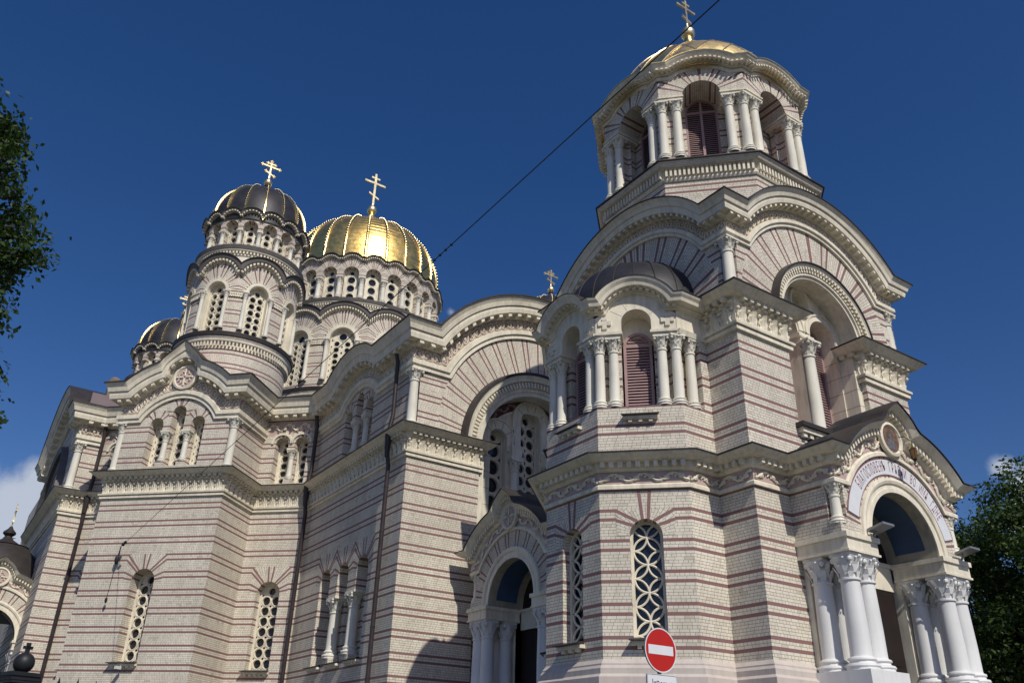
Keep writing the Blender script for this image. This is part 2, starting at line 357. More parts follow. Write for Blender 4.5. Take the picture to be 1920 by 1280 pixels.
def arcade(mb, f, wins, zs, zcap, u0, u1, z0, top, depth, colr, cols, rows, back=.42, caph=.45, border=.08, ring=.42, colp=-.2, fans=False):
    """arched openings that share one recess below the capitals, free columns between them"""
    L, Rr = wins[0][0]-wins[0][1], wins[-1][0]+wins[-1][1]
    wall(mb, f, u0, L, z0, top); wall(mb, f, Rr, u1, z0, top); wall(mb, f, L, Rr, z0, zs); wall(mb, f, L, Rr, zcap, top, [(u, w, zcap, zp) for u, w, zp in wins])
    g = planar((f.o[0]-f.n[0]*depth, f.o[1]-f.n[1]*depth), f.n)
    for i, (u, w, zp) in enumerate(wins):
        n = 14; path = arcpts(u, zp, w, zcap, n); mb.grid([[f(a, z, -depth) for a, z in path], [f(a, z, 0) for a, z in path]], [[(-depth, z) for a, z in path], [(0, z) for a, z in path]])
        circ_window(f, u, w, zs, zp, -depth, cols, rows, border)
        lim = 99
        if len(wins) > 1: lim = min(abs(u-v[0]) for v in wins if v[0] != u)/2
        if fans: fan(f, u, zp, w, None, ring, None, lim)
        else: vouss(mb, f, u, zp, w, w+ring, lim)
    for a, s in ((L, -1), (Rr, 1)):
        q = [f(a, zs, 0), f(a, zs, -depth), f(a, zcap, -depth), f(a, zcap, 0)]; uv = [(0, zs), (depth, zs), (depth, zcap), (0, zcap)]; mb.quad(q if s > 0 else q[::-1], uv if s > 0 else uv[::-1])
    mb.quad([f(L, zs, 0), f(Rr, zs, 0), f(Rr, zs, -depth), f(L, zs, -depth)], [(L, 0), (Rr, 0), (Rr, .4), (L, .4)])
    for a, b in zip(wins[:-1], wins[1:]):
        x0, x1 = a[0]+a[1], b[0]-b[1]; c = (x0+x1)/2
        mb.ubox(f, x0, x1, zs, zcap-.004, -depth, -back); mb.quad([f(x0, zcap, -back), f(x1, zcap, -back), f(x1, zcap, 0), f(x0, zcap, 0)][::-1], [(0, 0), (.3, 0), (.3, .3), (0, .3)])
        mb.ubox(f, c-colr*1.45, c+colr*1.45, zs, zs+.28, -back+.01, -.01)
        column(f, c, colp, zs+.28, zcap-.13, colr, IVORY, caph=caph)
        m = MB(); h = (x1-x0)/2+.05; m.box(f, c-h, c+h, zcap-.13, zcap-.012, -back+.02, .05); part('impost', m, CREAM)
def archband(mb, f, uc, zp, prof, zlow=None, n=28):
    rows = []
    for (r, p) in prof: rows.append([f(u, z, p) for u, z in arcpts(uc, zp, r, zlow, n)])
    mb.grid(rows)
def archdent(mb, f, uc, zp, r0, r1, p0, p1, count, frac=.55, a0=0, a1=pi):
    for i in range(count):
        t0 = a0+(a1-a0)*(i+.5-frac/2)/count; t1 = a0+(a1-a0)*(i+.5+frac/2)/count
        c = []
        for p in (p0, p1):
            c += [f(uc-cos(t0)*r0, zp+sin(t0)*r0, p), f(uc-cos(t1)*r0, zp+sin(t1)*r0, p), f(uc-cos(t1)*r1, zp+sin(t1)*r1, p), f(uc-cos(t0)*r1, zp+sin(t0)*r1, p)]
        mb.box8(c)

# straight mouldings along a polyline in plan (outside on the right-hand side)
def offs(path, p, closed):
    n = len(path); out = []
    for i in range(n):
        a = path[i-1] if (closed or i > 0) else None; b = path[i]; c = path[(i+1) % n] if (closed or i < n-1) else None
        def nrm(q, r):
            dx, dy = r[0]-q[0], r[1]-q[1]; l = hypot(dx, dy); return (dy/l, -dx/l)
        if a is None: m = nrm(b, c); out.append((b[0]+m[0]*p, b[1]+m[1]*p)); continue
        if c is None: m = nrm(a, b); out.append((b[0]+m[0]*p, b[1]+m[1]*p)); continue
        n1, n2 = nrm(a, b), nrm(b, c); k = 1+n1[0]*n2[0]+n1[1]*n2[1]
        out.append((b[0]+(n1[0]+n2[0])*p/k, b[1]+(n1[1]+n2[1])*p/k))
    return out
def band(mb, path, prof, closed=False, cap=True, pre=None, post=None):
    full = ([pre] if pre else [])+list(path)+([post] if post else [])      # neighbours only set the mitre
    cut = lambda c: c[1 if pre else 0:len(c)-(1 if post else 0)]
    cols = [cut(offs(full, p, closed)) for z, p in prof]; rows = []; uvs = []
    for (z, p), c in zip(prof, cols):
        r = [(x, y, z) for x, y in c]; d = [0]
        for i in range(1, len(c)): d.append(d[-1]+hypot(c[i][0]-c[i-1][0], c[i][1]-c[i-1][1]))
        if closed: d.append(d[-1]+hypot(c[0][0]-c[-1][0], c[0][1]-c[-1][1])); r.append(r[0])
        rows.append(r); uvs.append([(k, z+p) for k in d])
    mb.grid(rows, uvs)
    if cap and not closed:
        for e in (0, -1):
            q = [r[e] for r in rows]; mb.quad(q if e else q[::-1])
def segs(path, closed=False):
    n = len(path)
    for i in range(n if closed else n-1):
        a, b = path[i], path[(i+1) % n]; dx, dy = b[0]-a[0], b[1]-a[1]; l = hypot(dx, dy)
        yield planar(((a[0]+b[0])/2, (a[1]+b[1])/2), (dy/l, -dx/l)), l
def dentband(mb, path, z0, z1, p0, p1, step, frac=.55, closed=False, ext=None, shift=0):
    for f, l in segs(path, closed):
        e = p1 if ext is None else ext
        n = max(1, round((l)/step)); st = l/n
        for i in range(n):
            c = -l/2+st*(i+.5+shift); mb.box(f, c-st*frac/2, c+st*frac/2, z0, z1, p0, p1)
def linedent(mb, g, L, n, p0, p1, frac=.55, y0=0, y1=1):      # g(s,y,p) any strip map
    st = L/n
    for i in range(n):
        a, b = st*(i+.5-frac/2), st*(i+.5+frac/2)
        mb.box8([g(a, y0, p0), g(b, y0, p0), g(b, y1, p0), g(a, y1, p0), g(a, y0, p1), g(b, y0, p1), g(b, y1, p1), g(a, y1, p1)])
# carved ornament, all written on a strip map g(s, y, p) with s along, y 0..1 across
def leaf_frieze(mb, g, L, mod, H):
    n = max(1, round(L/mod)); st = L/n
    for i in range(n):
        s0 = st*i
        for half in (0, 1):
            pass
        rows = []
        for k in range(7):
            t = k/6; row = []
            for j in range(9):
                x = j/8-.5; wd = (.40+.07*sin(t*pi*4.0)) * (1-.45*max(0, t-.7)*3.3*.6)
                bul = (1-(2*abs(x))**2)
                ridge = .022*(1 if j % 2 == 0 else -1)
                row.append(g(s0+st*(.5+x*2*wd), t*.93, .012+bul*(.03+.15*t*t)*H/.58+ridge*(.5+t)))
            rows.append(row)
        mb.grid(rows)
        c = g(s0, .82, .11*H/.58); mb.ball(c, .062*H/.58, 7, 5)
        c = g(s0+.0, .45, .05); mb.ball(c, .03*H/.58, 5, 4, 2.2)
    c = g(L, .82, .11*H/.58); mb.ball(c, .062*H/.58, 7, 5)
def leafblob(mb, g, s, y, rs, ry, p, rot=0):
    rows = []
    for k in range(4):
        t = k/3; row = []
        for j in range(8):
            a = 2*pi*j/8; q = (1-.22*(j % 2))*sin(pi/2*(1-t))
            x, yy = cos(a)*rs*q, sin(a)*ry*q
            row.append(g(s+x*cos(rot)-yy*sin(rot)*rs/max(ry, .01), y+yy*cos(rot)+x*sin(rot)*ry/max(rs, .01), p*(.25+.75*t)))
        rows.append(row)
    mb.grid(rows, closed=True)
def scroll_frieze(mb, g, L, mod, H, r=.029):
    n = max(1, round(L/mod)); st = L/n
    pts = [g(st*n*i/(n*8), .5-.36*cos(pi*i/8), .035) for i in range(n*8+1)]
    mb.tube(pts, r*1.2, 5)
    for i in range(n):
        up = 1 if i % 2 else -1; c = st*(i+.5)
        sp = []
        for k in range(13):
            a = k/12*3.6; rad = 1-.62*k/12
            sp.append(g(c-st*.42*rad*cos(a)*1.0, .5-up*.02+up*.40*rad*sin(a)*(.9), .035+.01*k/12))
        mb.tube(sp, [r*(1-.4*k/12) for k in range(13)], 4)
        leafblob(mb, g, c+.02, .50+up*.06, st*.27, .30, .085, .6*up)
        leafblob(mb, g, c+st*.40, .5-up*.30, st*.20, .20, .06, -.5*up); leafblob(mb, g, c-st*.34, .5+up*.36, st*.16, .15, .05, .4*up)
def lace_frieze(mb, g, L, mod, H, r=.02):
    n = max(1, round(L/mod)); st = L/n
    for i in range(n):
        c = st*(i+.5)
        mb.tube([g(c+st*.43*cos(2*pi*k/12)*(1-.25*sin(2*pi*k/12)), .47+.43*sin(2*pi*k/12), .04) for k in range(12)], r, 4, True)
        leafblob(mb, g, c, .50, st*.20, .22, .085)
        leafblob(mb, g, c, .86, st*.13, .12, .07)
        leafblob(mb, g, c+st*.5, .80, st*.10, .17, .06)
        leafblob(mb, g, c+st*.5, .18, st*.10, .15, .05)
        mb.tube([g(c-st*.28, .16, .03), g(c, .30, .05), g(c+st*.28, .16, .03)], r*.8, 4)

# ------------------------------------------------------------------ columns
def column(f, u, p, z0, z1, r, mat=None, capmat=None, caph=None, sq=1.0, n=14, baseh=None):
    x, y, _ = f(u, 0, p); caph = caph or r*2.1; bh = baseh or r*1.5
    mb = MB()
    mb.lathe((x, y), [(r*1.5, z0), (r*1.5, z0+bh*.22), (r*1.62, z0+bh*.3), (r*1.55, z0+bh*.45), (r*1.22, z0+bh*.52), (r*1.16, z0+bh*.68), (r*1.34, z0+bh*.78), (r*1.28, z0+bh*.9), (r*1.04, z0+bh*.98), (r*1.0, z0+bh*1.1),
                      (r*1.0, z0+(z1-z0)*.35), (r*.9, z1-caph-.06), (r*1.06, z1-caph-.05), (r*1.06, z1-caph), (r*.88, z1-caph+.02)], n)
    o = part('column', mb, mat or IVORY, None, True)
    cb = MB(); zc = z1-caph
    bell = [(r*.9, zc), (r*.95, zc+caph*.3), (r*1.12, zc+caph*.65), (r*1.42, zc+caph*.86)]
    cb.lathe((x, y), bell, 12)
    # abacus, two tiers of leaves and corner volutes
    nx, ny = (f(u, 0, p+1)[0]-x, f(u, 0, p+1)[1]-y); a0 = atan2(ny, nx)
    q = planar((x, y), (nx, ny)); ab = r*1.5*sq
    cb.box(q, -ab, ab, z1-caph*.14, z1, -ab, ab)
    for tier, (cnt, h0, h1, rr, off) in enumerate(((8, .0, .48, 1.0, 0), (8, .2, .8, 1.12, pi/8))):
        for k in range(cnt):
            a = a0+off+2*pi*k/cnt; ct, st = cos(a), sin(a); w = r*.30
            rows = []
            for (t, rad, ww) in ((0, rr*.93, .6), (.5, rr*1.10, 1.0), (.85, rr*1.34, .8), (1.0, rr*1.46, .3), (.9, rr*1.5, .25)):
                z = zc+caph*(h0+(h1-h0)*t); R = r*rad
                rows.append([(x+R*ct-st*w*ww*e, y+R*st+ct*w*ww*e, z) for e in (-1, 0, 1)])
            cb.grid(rows)
    for k in range(4):
        a = a0+pi/4+pi/2*k; cb.ball((x+cos(a)*r*1.72*sq, y+sin(a)*r*1.72*sq, z1-caph*.27), r*.30, 7, 5)
    cb.ball((x+cos(a0)*r*1.45, y+sin(a0)*r*1.45, z1-caph*.16), r*.2, 6, 4)
    part('capital', cb, capmat or mat or IVORY, o)
    return o

# ------------------------------------------------------------------ tracery windows
def ringcell(mb, f, outer, c, r, p, depth, n=20, tiny=True):
    A = [2*pi*i/n for i in range(n)]
    O = [outer(a) for a in A]; I = [(c[0]+r*cos(a), c[1]+r*sin(a)) for a in A]
    mb.grid([[f(u, z, p) for u, z in O], [f(u, z, p) for u, z in I]], closed=True)
    mb.grid([[f(c[0]+(r)*cos(a), c[1]+(r)*sin(a), p) for a in A], [f(c[0]+(r)*cos(a), c[1]+(r)*sin(a), p-depth) for a in A]], closed=True)
    R1 = r*1.17          # raised rim
    mb.grid([[f(c[0]+R1*cos(a), c[1]+R1*sin(a), p) for a in A], [f(c[0]+R1*cos(a), c[1]+R1*sin(a), p+.03) for a in A], [f(c[0]+r*cos(a), c[1]+r*sin(a), p+.03) for a in A], [f(c[0]+r*cos(a), c[1]+r*sin(a), p) for a in A]], closed=True)
def rectray(c, u0, u1, z0, z1):
    def o(a):
        dx, dz = cos(a), sin(a); t = 1e9
        if dx > 1e-9: t = min(t, (u1-c[0])/dx)
        if dx < -1e-9: t = min(t, (u0-c[0])/dx)
        if dz > 1e-9: t = min(t, (z1-c[1])/dz)
        if dz < -1e-9: t = min(t, (z0-c[1])/dz)
        return (c[0]+dx*t, c[1]+dz*t)
    return o
def circ_window(f, uc, w, zs, zp, p, cols=2, rows=7, border=.1, depth=.14):
    """arched plate pierced by rows of round lights, with dark glass behind"""
    mb = MB(); wi = w-border
    # border strip
    pa = arcpts(uc, zp, w, zs); pb = arcpts(uc, zp, wi, zs+border)
    mb.grid([[f(u, z, p+.06) for u, z in pa], [f(u, z, p+.06) for u, z in pb], [f(u, z, p) for u, z in pb]])
    mb.quad([f(uc-w, zs, p+.06), f(uc+w, zs, p+.06), f(uc+wi, zs+border, p+.06), f(uc-wi, zs+border, p+.06)])
    zb = zs+border; zt = zp; H = (zt-zb)/rows; cw = 2*wi/cols
    for i in range(rows):
        for j in range(cols):
            u0, z0 = uc-wi+cw*j, zb+H*i; c = (u0+cw/2, z0+H/2); r = min(cw, H)*.42
            ringcell(mb, f, rectray(c, u0, u0+cw, z0, z0+H), c, r, p, depth)
    c = (uc, zp+wi*.42)
    def half(a):
        dx, dz = cos(a), sin(a); lo, hi = 0, 3*wi
        for _ in range(30):
            m = (lo+hi)/2; u, z = dx*m, c[1]-zp+dz*m
            if z >= 0 and u*u+z*z <= wi*wi: lo = m
            else: hi = m
        return (uc+dx*lo, c[1]+dz*lo)
    ringcell(mb, f, half, c, wi*.36, p, depth, 24)
    o = part('window', mb, CREAM)
    g = MB(); pts = arcpts(uc, zp, w, zs); g.quad([f(u, z, p-depth+.02) for u, z in reversed(pts)])
    part('glass', g, GLASS, o)
    return o
def petal_window(f, uc, w, zs, zp, p):
    mb = MB(); b = .085; wi = w-b
    pa = arcpts(uc, zp, w, zs); pb = arcpts(uc, zp, wi, zs+b)
    mb.grid([[f(u, z, p+.08) for u, z in pa], [f(u, z, p+.08) for u, z in pb], [f(u, z, p-.1) for u, z in pb]])
    mb.quad([f(uc-w, zs, p+.08), f(uc+w, zs, p+.08), f(uc+wi, zs+b, p+.08), f(uc-wi, zs+b, p+.08)])
    mb.quad([f(uc-wi, zs+b, p+.08), f(uc+wi, zs+b, p+.08), f(uc+wi, zs+b, p-.1), f(uc-wi, zs+b, p-.1)])
    def inside(u, z): return abs(u-uc) < wi+.02 and z > zs+b-.02 and (z < zp or hypot(u-uc, z-zp) < wi+.02)
    def arc(cu, cz, a0, a1):
        pts = [(cu+wi*cos(a0+(a1-a0)*i/9), cz+wi*sin(a0+(a1-a0)*i/9)) for i in range(10)]
        run = []
        for q in pts+[None]:
            if q is not None and inside(*q): run.append(f(q[0], q[1], p+.02))
            else:
                if len(run) > 1: mb.tube(run, .034, 6)
                run = []
    k = 0; z = zp+wi*.0
    while z > zs-wi:
        for sx in (-1, 1):
            for sz in (-1, 1):
                # petal from (uc,z) to (uc+sx*wi, z+sz*wi): two quarter arcs
                a = atan2(0, -sx); arc(uc+sx*wi, z, pi if sx > 0 else 0, (pi-sz*pi/2) if sx > 0 else sz*pi/2)
                arc(uc, z+sz*wi, -sz*pi/2, 0 if sx > 0 else (-pi if sz > 0 else pi))
        z -= 2*wi
    o = part('window', mb, CREAM, None, True)
    g = MB(); pts = arcpts(uc, zp, w, zs); g.quad([f(u, z, p-.06) for u, z in reversed(pts)])
    part('glass', g, GLASS, o)
def shutter(f, uc, w, zs, zp, p, leaves=2):
    """louvred pink shutter with an arched head"""
    fr = MB(); b = .09
    pa = arcpts(uc, zp, w, zs); pb = arcpts(uc, zp, w-b, zs+b)
    fr.grid([[f(u, z, p+.05) for u, z in pa], [f(u, z, p+.05) for u, z in pb], [f(u, z, p-.05) for u, z in pb]])
    if leaves == 2: fr.box(f, uc-.05, uc+.05, zs, zp+w*.97, p-.02, p+.07)
    fr.box(f, uc-w+b, uc+w-b, zs, zs+b, p-.02, p+.05); fr.box(f, uc-w+b, uc+w-b, zp-.06, zp+.06, p-.03, p+.04)
    o = part('shutter', fr, PINKW)
    sl = MB(); z = zs+b
    while z < zp+w-.1:
        h = w-b if z < zp else sqrt(max(0.0, (w-b)**2-(z+.05-zp)**2))
        if h > .05:
            a = [f(uc-h, z, p+.03), f(uc+h, z, p+.03), f(uc+h, z+.085, p-.035), f(uc-h, z+.085, p-.035)]
            sl.quad(a); sl.quad([f(uc-h, z-.014, p+.03), f(uc+h, z-.014, p+.03), a[1], a[0]])
        z += .1
    part('louvre', sl, PINKW, o)
    bk = MB(); bk.quad([f(u, z, p-.06) for u, z in reversed(arcpts(uc, zp, w, zs))]); part('shutter_back', bk, DOOR, o)
def sill(f, uc, w, z, proj=.28, mat=None, h=.12):
    mb = MB()
    a, b = w+.12, w+.02
    mb.box8([f(uc-b, z, 0), f(uc+b, z, 0), f(uc+b, z+h*.9, 0), f(uc-b, z+h*.9, 0), f(uc-a, z, proj), f(uc+a, z, proj), f(uc+a, z+.03, proj), f(uc-a, z+.03, proj)])
    o = part('window_sill', mb, DARKROOF)
    d = MB(); d.box(f, uc-a+.06, uc+a-.06, z-.10, z-.002, 0, proj*.62)
    n = max(3, int(2*w/.24))
    for i in range(n):
        c = uc-w+2*w*(i+.5)/n; d.box(f, c-.055, c+.055, z-.19, z-.102, 0, proj*.5)
    part('bracket', d, CREAM, o)

# ------------------------------------------------------------------ arched gables (horizontal shoulders, a round arch, sometimes an ogee crest)
def kpath(Wd, zc, R, h, p=0, ext=0, n=30, ogee=None, rho=0, left=None):
    k = (h-zc)/R; W2 = Wd+p*ext; WL = W2 if left is None else left[0]+p*left[1]
    a = asin(max(-1, min(1, k)))
    clip = R*cos(a) > W2
    if clip: a = acos(W2/R)
    pts = []
    for i in range(n+1):
        th = pi-a-(pi-2*a)*i/n; u, z = R*cos(th), zc+R*sin(th)
        if ogee and rho > ogee['r0']:
            ro = ogee['R']+(rho-ogee['r0'])*ogee['k']; du = abs(u)
            if du < ro:
                zz = ogee['zc']+sqrt(ro*ro-du*du)
                tip = ogee['tip']*(rho-ogee['r0'])*max(0, 1-du/(ro*.75))**2
                z = max(z, zz+tip)
        pts.append((u, z))
    if clip: return [pts[0]]+pts+[pts[-1]]
    return [(-WL, h)]+pts+[(W2, h)]
class Koko:
    def __init__(s, f, Wd, zc, R0, h0, ks=1.08, sr=1.0, sp=1.0, ext=0, n=30, ogee=None, left=None):
        s.left = left
        s.f, s.W, s.zc, s.R0, s.h0, s.ks, s.sr, s.sp, s.ext, s.n, s.og = f, Wd, zc, R0, h0, ks, sr, sp, ext, n, ogee
    def path(s, rho, p=0):
        r = rho*s.sr; og = s.og
        return kpath(s.W, s.zc, s.R0+r, s.h0+r*s.ks, p, s.ext, s.n, og, rho, s.left)
    def sweep(s, mb, prof):
        mb.grid([[s.f(u, z, p*s.sp) for u, z in s.path(r, p*s.sp)] for r, p in prof])
    def top(s, u):                    # brick outline
        z = s.h0
        if abs(u) < s.R0: z = max(z, s.zc+sqrt(s.R0**2-u*u))
        return z
    def strip(s, ra, rb, pofs=0, trim=0):
        A, B = s.path(ra, pofs), s.path(rb, pofs)
        d = [0]
        for i in range(1, len(A)):
            m0 = ((A[i-1][0]+B[i-1][0])/2, (A[i-1][1]+B[i-1][1])/2); m1 = ((A[i][0]+B[i][0])/2, (A[i][1]+B[i][1])/2)
            d.append(d[-1]+hypot(m1[0]-m0[0], m1[1]-m0[1]))
        d = np.array(d); A = np.array(A); B = np.array(B)
        f = s.f
        def g(x, y, p):
            x = min(max(x, 0), d[-1])
            i = min(max(int(np.searchsorted(d, x))-1, 0), len(d)-2); t = (x-d[i])/(d[i+1]-d[i]+1e-9)
            a = A[i]+(A[i+1]-A[i])*t; b = B[i]+(B[i+1]-B[i])*t; q = a+(b-a)*y
            return f(q[0], q[1], p)
        return g, d[-1]
BIG = dict(mould=[(0, .0), (0, .12), (.18, .12), (.22, .21), (.44, .21), (.5, .06)],
           cor=[(1.05, .05), (1.07, .2), (1.22, .26), (1.24, .30), (1.24, .62), (1.44, .66), (1.60, .66), (1.62, .74), (1.84, .80), (2.06, .94)],
           edge=[(2.06, .98), (2.13, .98), (2.13, -.4)])
def koko_dress(k, lace=.42, modil=.55, edge=True):
    mb = MB(); k.sweep(mb, BIG['mould']); k.sweep(mb, [(.5, .06), (1.05, .05)]); k.sweep(mb, BIG['cor'])
    g, L = k.strip(1.07, 1.235, .3); linedent(mb, g, L, max(6, round(L/(modil*k.sr))), .2*k.sp, .575*k.sp, .36)
    part('gable_cornice', mb, CREAM)
    bg = MB(); k.sweep(bg, [(.51, .068), (1.04, .062)]); part('frieze_ground', bg, PINKBG)
    g, L = k.strip(.53, 1.04, .07); fr = MB()
    g2 = lambda s, y, p: g(s, y, p+.055*k.sp)
    lace_frieze(fr, g2, L, lace*k.sr**.5, .5*k.sr, .028*k.sr**.5); part('frieze', fr, CREAM)
    if edge:
        e = MB(); k.sweep(e, BIG['edge']); part('roof_edge', e, DARKROOF)
def koko_roof(k, depth, mat=None, rho=2.12):
    e = MB(); f = k.f
    P = k.path(rho, 0); e.grid([[f(u, z, .5) for u, z in P], [f(u, z, -depth) for u, z in P]]); part('roof', e, mat or LEAD, None, True)
def radial(mb, f, zs, Rin, k, W, zlow=None, n=56, flat=True, Rm=None, nr=4):
    """brick fan between an arch of radius Rin (springing zs) and the gable outline of k, stripes radiating"""
    def inside(u, z): return abs(u) <= W+1e-6 and (z <= k.h0 or hypot(u, z-k.zc) <= k.R0)
    Rm = Rm or (Rin+k.R0)*.5
    inn, mid, out, vm = [], [], [], []
    for i in range(n+1):
        th = pi*i/n; c, s_ = -cos(th), sin(th)
        lo, hi = Rin*.99, 30
        for _ in range(40):
            m = (lo+hi)/2
            if inside(c*m, zs+s_*m): lo = m
            else: hi = m
        rin = Rin; ro = lo
        rm = min(ro, max(Rin, k.R0+(k.zc-zs)*s_)) if flat else ro
        inn.append((c*rin, zs+s_*rin)); mid.append((c*rm, zs+s_*rm)); out.append((c*ro, zs+s_*ro))
        t = min(th, pi-th); vm.append((rin, rm, zs+Rm*t))
    rows, uvs = [], []
    for q in range(nr+1):
        t = q/nr
        rows.append([f(a[0]+(b[0]-a[0])*t, a[1]+(b[1]-a[1])*t, 0) for a, b in zip(inn, mid)])
        uvs.append([(v[0]+(v[1]-v[0])*t, v[2]) for v in vm])
    mb.grid(rows, uvs)
    if flat: mb.grid([[f(*a, 0) for a in mid], [f(*a, 0) for a in out]], [[a for a in mid], [a for a in out]])

# ------------------------------------------------------------------ string courses used round the walls
def acanthus_cornice(path, closed=False, z=14.12, pre=None, post=None):
    mb = MB(); band(mb, path, [(z, 0), (z, .10), (z+.12, .10), (z+.13, .05), (z+.16, .05), (z+.17, .16), (z+.25, .17), (z+.27, .03), (z+.84, .05), (z+.86, .12), (z+.90, .14), (z+1.10, .15), (z+1.115, .36), (z+1.13, .40), (z+1.31, .62), (z+1.33, .63)], closed, not pre, pre, post)
    dentband(mb, path, z+.90, z+.985, .12, .24, .30, .42, closed, None, .5); dentband(mb, path, z+.985, z+1.112, .13, .36, .30, .52, closed)
    part('cornice', mb, CREAM)
    fr = MB()
    for f, l in segs(path, closed):
        if l < .25: continue
        g = lambda s, y, p, f=f, l=l: f(-l/2+s, z+.27+y*.57, p+.04)
        leaf_frieze(fr, g, l, .46, .57)
    part('frieze', fr, CREAM)
    e = MB(); band(e, path, [(z+1.33, .63), (z+1.335, .67), (z+1.375, .67), (z+1.44, -.1)], closed, False, pre, post); part('roof_edge', e, DARKROOF)
def scroll_cornice(path, closed=False, z=9.12, pre=None, post=None):
    mb = MB(); band(mb, path, [(z, 0), (z, .09), (z+.10, .09), (z+.16, .03), (z+.17, .02), (z+.50, .02), (z+.51, .1), (z+.58, .17), (z+.76, .18), (z+.77, .37), (z+.79, .41), (z+.92, .58), (z+.95, .59)], closed, not (pre or post), pre, post)
    dentband(mb, path, z+.61, z+.77, .16, .33, .27, .52, closed); part('cornice', mb, CREAM)
    bg = MB(); band(bg, path, [(z+.165, .034), (z+.505, .034)], closed, False, pre, post); part('frieze_ground', bg, PINKBG)
    fr = MB()
    for f, l in segs(path, closed):
        if l < .3: continue
        g = lambda s, y, p, f=f, l=l: f(-l/2+s, z+.18+y*.31, p+.03)
        scroll_frieze(fr, g, l, .43, .31)
    part('frieze', fr, CREAM)
    e = MB(); band(e, path, [(z+.95, .59), (z+.955, .63), (z+.99, .63), (z+1.06, -.05)], closed, False, pre, post); part('roof_edge', e, DARKROOF)
def plinth(path, closed=False):
    mb = MB(); band(mb, path, [(-.2, .32), (3.55, .32), (3.62, .25), (4.0, .25), (4.08, .16), (4.22, .16), (4.30, .10), (4.34, .10), (4.46, .0)], closed); part('plinth', mb, PLINTH)

# ================================================================== BELL TOWER
TX, TY, TH = 22.95, 19.75, 4.45
TF, TL = TY-TH, TX-TH                     # front plane y = 15.3, left plane x = 18.5
fF = planar((TX, TF), (0, -1)); fL = planar((TL, TY), (-1, 0)); fR = planar((TX+TH, TY), (1, 0)); fB = planar((TX, TY+TH), (0, 1))
TUC = (TL+.06, TY); AP = 3.14; SD = AP*math.tan(pi/8)
def octv(c, a, k): return (c[0]+a/cos(pi/8)*cos(k), c[1]+a/cos(pi/8)*sin(k))
